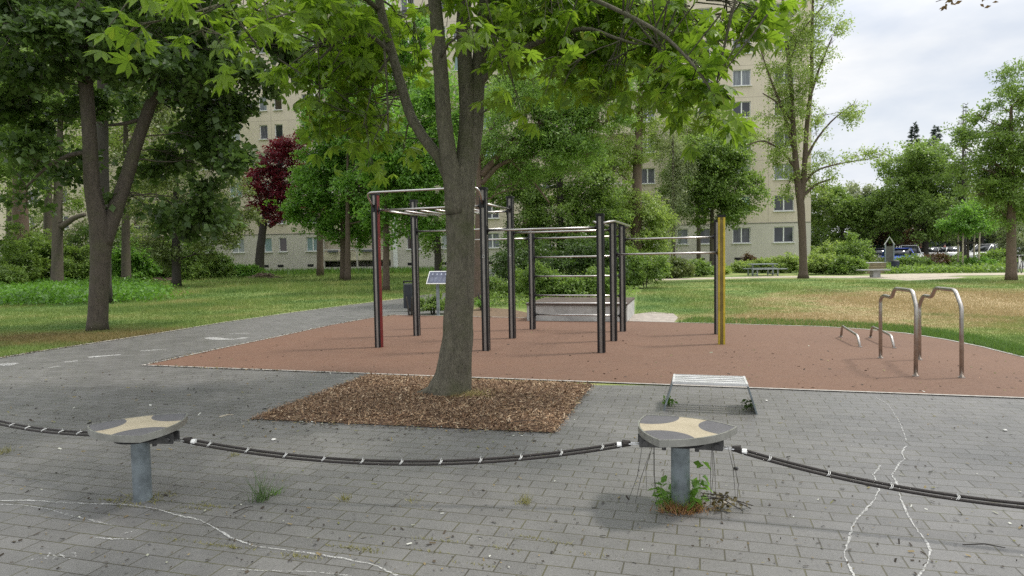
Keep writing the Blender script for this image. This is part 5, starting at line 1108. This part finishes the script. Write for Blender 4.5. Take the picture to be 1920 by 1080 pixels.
o=npmesh('lawn_grass',v,3,M['grass']); tag(o,'short lawn grass, green on the left and straw dry on the right','grass',kind='stuff')
q=screenpoly([(1268,606),(1400,609),(1540,613),(1620,617.5),(1700,625.5),(1770,636.5),(1840,650.5),(1925,672.5),(1925,655),(1840,634),(1770,622),(1700,612),(1540,603),(1300,596)],9000)
o=npmesh('edge_grass',blades(q,.09,.012),3,leafmat('fringe_grass',(.045,.11,.025),(.13,.22,.05),.35)); tag(o,'taller green grass fringe along the curved right edge of the reddish surface','grass',kind='stuff')
q=screenpoly([(-40,572),(60,574),(160,570),(290,566),(296,545),(270,530),(150,526),(-40,524)],24000); q+=rng.normal(size=q.shape)*.5; z=rng.uniform(.05,.5,(len(q),1))**1.2*(1+.3*np.sin(q[:,:1]*1.7)*np.sin(q[:,1:]*1.1)); 
o=npmesh('nettle_patch',leaves(np.concatenate([q,z],1),.16,.5,.6),4,leafmat('nettle_cover',(.035,.10,.015),(.14,.29,.04),.4)); tag(o,'bright green nettle-like ground cover round the left tree trunks','ground cover',kind='stuff')
q=screenpoly([(840,515),(870,506),(1200,545),(1190,560),(1000,585),(960,578),(880,575),(870,548)],9000); z=rng.uniform(.03,.22,(len(q),1))
o=npmesh('bed_plants',leaves(np.concatenate([q,z],1),.09,.5,.9),4,M['lf_md']); tag(o,'low leafy plants in the bed behind the workout frame','ground cover',kind='stuff')
q=screenpoly([(560,516),(850,512),(850,504),(760,504),(560,506),(420,512),(420,517)],9000)
o=npmesh('meadow_grass',blades(q,.55,.03),3,M['lf_nt']); tag(o,'tall unmown grass along the foot of the building','grass',kind='stuff')
q=screenpoly([(1660,514),(1900,511),(1900,505),(1660,505)],6000); z=rng.uniform(.05,.4,(len(q),1))
o=npmesh('verge_plants',leaves(np.concatenate([q,z],1),.2,.5,.9),4,M['lf_md']); tag(o,'green ground cover below the hedge at the car park','ground cover',kind='stuff')

# ---------------- litter on paving ----------------
m,t,p,o=newmat('litter_bits'); g=N(t,'ShaderNodeNewGeometry'); v=coord(t)
c=ramp(t,g.outputs['Random Per Island'],[(0,(.02,.016,.012)),(.55,(.06,.045,.03)),(.8,(.22,.17,.08)),(.93,(.12,.13,.04)),(1,(.6,.6,.55))]); t.links.new(c,p.inputs['Base Color']); p.inputs['Roughness'].default_value=.9; M['lit']=m
def onground(poly,z):
    def fn(n): q=screenpoly(poly,n); return np.concatenate([q,np.full((n,1),z)+rng.uniform(0,.006,(n,1))],1)
    return fn
v=[chips(700,onground([(0,690),(470,690),(470,790),(1040,815),(1110,725),(1920,752),(1920,1080),(0,1080)],.009),.013,.009,0,.2),
   chips(420,onground([(0,690),(470,690),(470,790),(1040,815),(1110,725),(1920,752),(1920,1080),(0,1080)],.009),.028,.012,0,.2),
   chips(260,onground([(0,690),(640,700),(460,790),(1040,820),(1060,860),(0,800)],.009),.035,.016,0,.2)]
w_=[]
fn=onground([(0,0)],0)
def along(px,n,sd,l=.03,wd=.012,z=.018):
    A=np.array([G(*q) for q in px]); k=len(A); s=rng.uniform(0,k-1,n); q=np.stack([np.interp(s,range(k),A[:,i]) for i in range(3)],1); q[:,:2]+=rng.normal(size=(n,2))*sd; q[:,2]=z; return chips(n,lambda n_:q,l,wd,0,.2)
v+=[chips(260,onground([(268,686),(700,600),(1190,604),(1620,620),(1920,680),(1920,745)],.011),.035,.02,0,.3)]
v+= [along(edgeL,1500,.05),along(backedge[:6],900,.05),along([(268,686),(690,703)],250,.04),along([(470,790),(1040,815)],300,.05),along([(1110,722),(1040,813)],150,.04),along([(690,703),(470,790)],150,.04),along([(850,594),(1190,604)],500,.12)]
o=npmesh('leaf_litter',np.concatenate(v),4,M['lit']); tag(o,'scattered dry leaf bits, twigs and seed husks on the paving','leaf litter',kind='stuff')
for a,b,lab in (((412,791),(438,787),'pale peeled stick lying on the pavers left of the mulch bed'),((1805,1026),(1885,1032),'thin dark twig on the pavers at the lower right'),((437,966),(475,953),'thin dark twig left of the grass tuft'),((950,803),(1010,799),'thin twig lying on the mulch bed near its front corner')):
    p0,p1=G(*a),G(*b); zz=.05 if 'mulch' in lab else .014; mb=MB(); mb.tube([(*p0[:2],zz),(*((p0+p1)/2+.01)[:2],zz+.008),(*p1[:2],zz)],[.007,.006,.003] if 'peeled' in lab else [.003,.0035,.002],6); o=mb.build('stick',M['stake'] if 'peeled' in lab else M['bark_dk']); setorigin(o,tuple(p0)); tag(o,lab,'stick')
def blob(px,py,r,lab,name,mat,cat):
    c_=G(px,py); bm=bmesh.new(); bmesh.ops.create_icosphere(bm,subdivisions=2,radius=r)
    for q in bm.verts: q.co*=1+.25*rng.normal()*.5; q.co.z=q.co.z*.45+r*.4+.006
    mb=MB(); mb.add([q.co[:] for q in bm.verts],[[a.index for a in f.verts] for f in bm.faces]); bm.free(); o=mb.build(name,mat,smooth=True); o.location=(c_[0],c_[1],0); tag(o,lab,cat)
M['paper']=simple('paper_white',(.7,.69,.65),.9)
blob(513,827,.02,'small white crumpled scrap on the pavers left of the rope dip','paper_scrap',M['paper'],'litter')
blob(1884,809,.018,'small white scrap on the pavers at the right edge','paper_scrap',M['paper'],'litter')
blob(1437,753,.014,'tiny white scrap beside the steel bench','paper_scrap',M['paper'],'litter')
blob(1380,881,.018,'small dark crumb on the pavers right of the weedy stool','dark_crumb',M['flange'],'litter')
# debris crumbs
M['moss']=leafmat('joint_weed',(.10,.11,.03),(.26,.24,.09),.3)
def tuft(px,py,h,n,spread,label,mat,dry=0):
    c_=G(px,py); q=c_[:2]+rng.normal(size=(n,2))*spread; v=blades(q,h,.006,1.2); v[:,2]+=.006; o=npmesh('grass_tuft',v,3,mat); setorigin(o,(c_[0],c_[1],0)); tag(o,label,'weed','grass tufts in the paving')
tuft(490,940,.19,70,.022,'green grass tuft between the pavers below the middle rope',leafmat('tuft_green',(.03,.07,.02),(.11,.17,.06),.3))
tuft(515,928,.05,30,.02,'tiny green weed beside the tall grass tuft',M['lf_nt'])
tuft(646,938,.04,45,.018,'small dry grass tuft right of the green tuft',M['moss'])
tuft(986,944,.05,60,.024,'dry grass tuft between the pavers left of the weedy stool',M['moss'])
tuft(773,942,.03,20,.02,'sparse weed below the lowest part of the rope',M['moss'])
tuft(440,855,.04,20,.02,'faint weed left of the mulch bed near the rope',M['moss'])
tuft(6,850,.06,40,.04,'weed in the paving at the left edge',M['moss'])
# moss dots in joints
q=[]
for px,py,n in ((570,1045,60),(650,1028,80),(685,1030,30),(820,1015,40),(690,1036,40),(420,1025,60),(430,1028,30),(555,1046,30),(800,1035,30),(1000,1010,40),(1050,1020,30),(1100,1040,20),(300,985,30),(340,1015,30),(370,955,60),(210,940,60),(890,1060,30),(940,1030,30),(390,950,60)):
    c_=G(px,py); t_=rng.normal(size=(n,1))*.07; q.append(c_[:2]+ED[:2]*t_+rng.normal(size=(n,2))*.008)
q=np.concatenate(q); v=blades(q,.014,.006,1.5); v[:,2]+=.004; o=npmesh('joint_weeds',v,3,M['moss']); tag(o,'yellowish moss and tiny weeds in the paver joints','moss',kind='stuff')
# weeds at the second stool
w1_=thing('weed_clump','leafy weed, dry grass and hanging stems round the right stool post','weed',tuple(C2))
q=C2[:2]+rng.normal(size=(420,2))*np.array([.055,.045]); v=blades(q,.13,.005,.9); v[:,2]+=.006; npmesh('green_blades',v,3,M['lf_nt'],w1_)
q=C2[:2]+np.array([.0,-.05])+rng.normal(size=(600,2))*np.array([.06,.035]); v=blades(q,.06,.007,1.6); v[:,2]+=.006; npmesh('dry_blades',v,3,leafmat('dry_red_grass',(.14,.05,.02),(.36,.20,.09),.3),w1_)
c_=C2+np.array([.11,-.02,0]); z=rng.uniform(.03,.30,(26,1)); q=c_+np.concatenate([rng.normal(size=(26,2))*.03,z],1); npmesh('leaves',leaves(q,.075,.6,.5),4,M['lf_br'],w1_)
q=C2+np.array([-.12,.0,0])+np.concatenate([rng.normal(size=(20,2))*.025,rng.uniform(.03,.16,(20,1))],1); npmesh('leaves',leaves(q,.06,.6,.5),4,M['lf_br'],w1_)
mb=MB()
for k in range(10):
    s_=-1 if k<5 else 1; x=s_*(.12+.12*rng.random()); y_=-.05+.08*rng.normal()
    a=np.array([C2[0]+x*1.1,C2[1]+y_,.43]); e=np.array([C2[0]+x*(1.1+.4*rng.normal()*.5),C2[1]+y_-.05*rng.random(),.03+.12*rng.random()]); mid=(a+e)/2+rng.normal(size=3)*.015; mb.tube([a,mid,e],[.0012,.0018,.0010],4,cap=False)
mb.build('dry_stems',M['bark_dk'],w1_)
q=C2+np.array([.25,-.02,0])+np.concatenate([rng.normal(size=(80,2))*np.array([.06,.04]),rng.uniform(.01,.09,(80,1))],1); npmesh('dry_leaves',leaves(q,.035,.6,.5),4,leafmat('withered_leaf',(.03,.025,.015),(.16,.13,.05),.1),w1_)
mb=MB()
for k in range(3): a=C2+np.array([.12,-.02,.06+.02*k]); e=C2+np.array([.30+.14*rng.random(),-.02+.06*rng.normal(),.02]); mb.tube([a,(a+e)/2+(0,0,.03),e],[.003,.004,.003],4)
mb.build('fallen_stems',M['bark_dk'],w1_)
# weeds at the bench feet
for (px,py),m_,lab in (((1258,765),'lf_nt','small green weed at the left foot of the steel bench'),((1408,772),'lf_mp','small dark weed at the right foot of the steel bench')):
    c_=G(px,py)+np.array([0,.1,0]); q=c_+np.concatenate([rng.normal(size=(34,2))*.028,rng.uniform(.01,.08,(34,1))],1); o=npmesh('weed',leaves(q,.045,.5,.5),4,M[m_]); setorigin(o,tuple(c_)); tag(o,lab,'weed')
c_=G(268,940); 
q=C1[:2]+rng.normal(size=(160,2))*np.array([.10,.07]); v=blades(q,.02,.008,2.); v[:,2]+=.005; o=npmesh('moss_ring',v,3,M['moss']); setorigin(o,tuple(C1)); tag(o,'thin ring of moss and grit at the foot of the left stool','moss',kind='stuff')
# dry stems patch of yellow grass at chestnut foot
q=G(882,748)[:2]+rng.normal(size=(500,2))*np.array([.13,.07]); v=blades(q,.07,.008,1.6); v[:,2]+=.03; o=npmesh('straw_tuft',v,3,leafmat('straw',(.22,.18,.07),(.5,.42,.2),.3)); setorigin(o,tuple(G(882,748))); tag(o,'yellow straw-like tuft on the mulch at the foot of the chestnut','weed')
# ---------------- branch piles ----------------
def pile(px,py,wd,n,label):
    c_=G(px,py); t_=MB()
    for k in range(n):
        a=rng.normal()*.25; x=rng.uniform(-wd/2,wd/2); l=rng.uniform(.5,1.8)*wd/4.5; z=rng.uniform(.03,.45)*(1-abs(x)/wd*1.6)
        p0=c_+np.array([x-l/2,rng.normal()*.4,z+.03]); p1=p0+np.array([l*math.cos(a),l*math.sin(a),rng.normal()*.12]); p1[2]=max(.03,p1[2]); t_.tube([p0,(p0+p1)/2+rng.normal(size=3)*.05,p1],[.05,.04,.02],6)
    o=t_.build('branch_pile',M['bark_red']); setorigin(o,tuple(c_)); tag(o,label,'branch pile')
pile(272,530,4.6,90,'long pile of cut branches behind the forked maple')
pile(497,523,2.2,50,'small pile of cut branches below the copper tree')
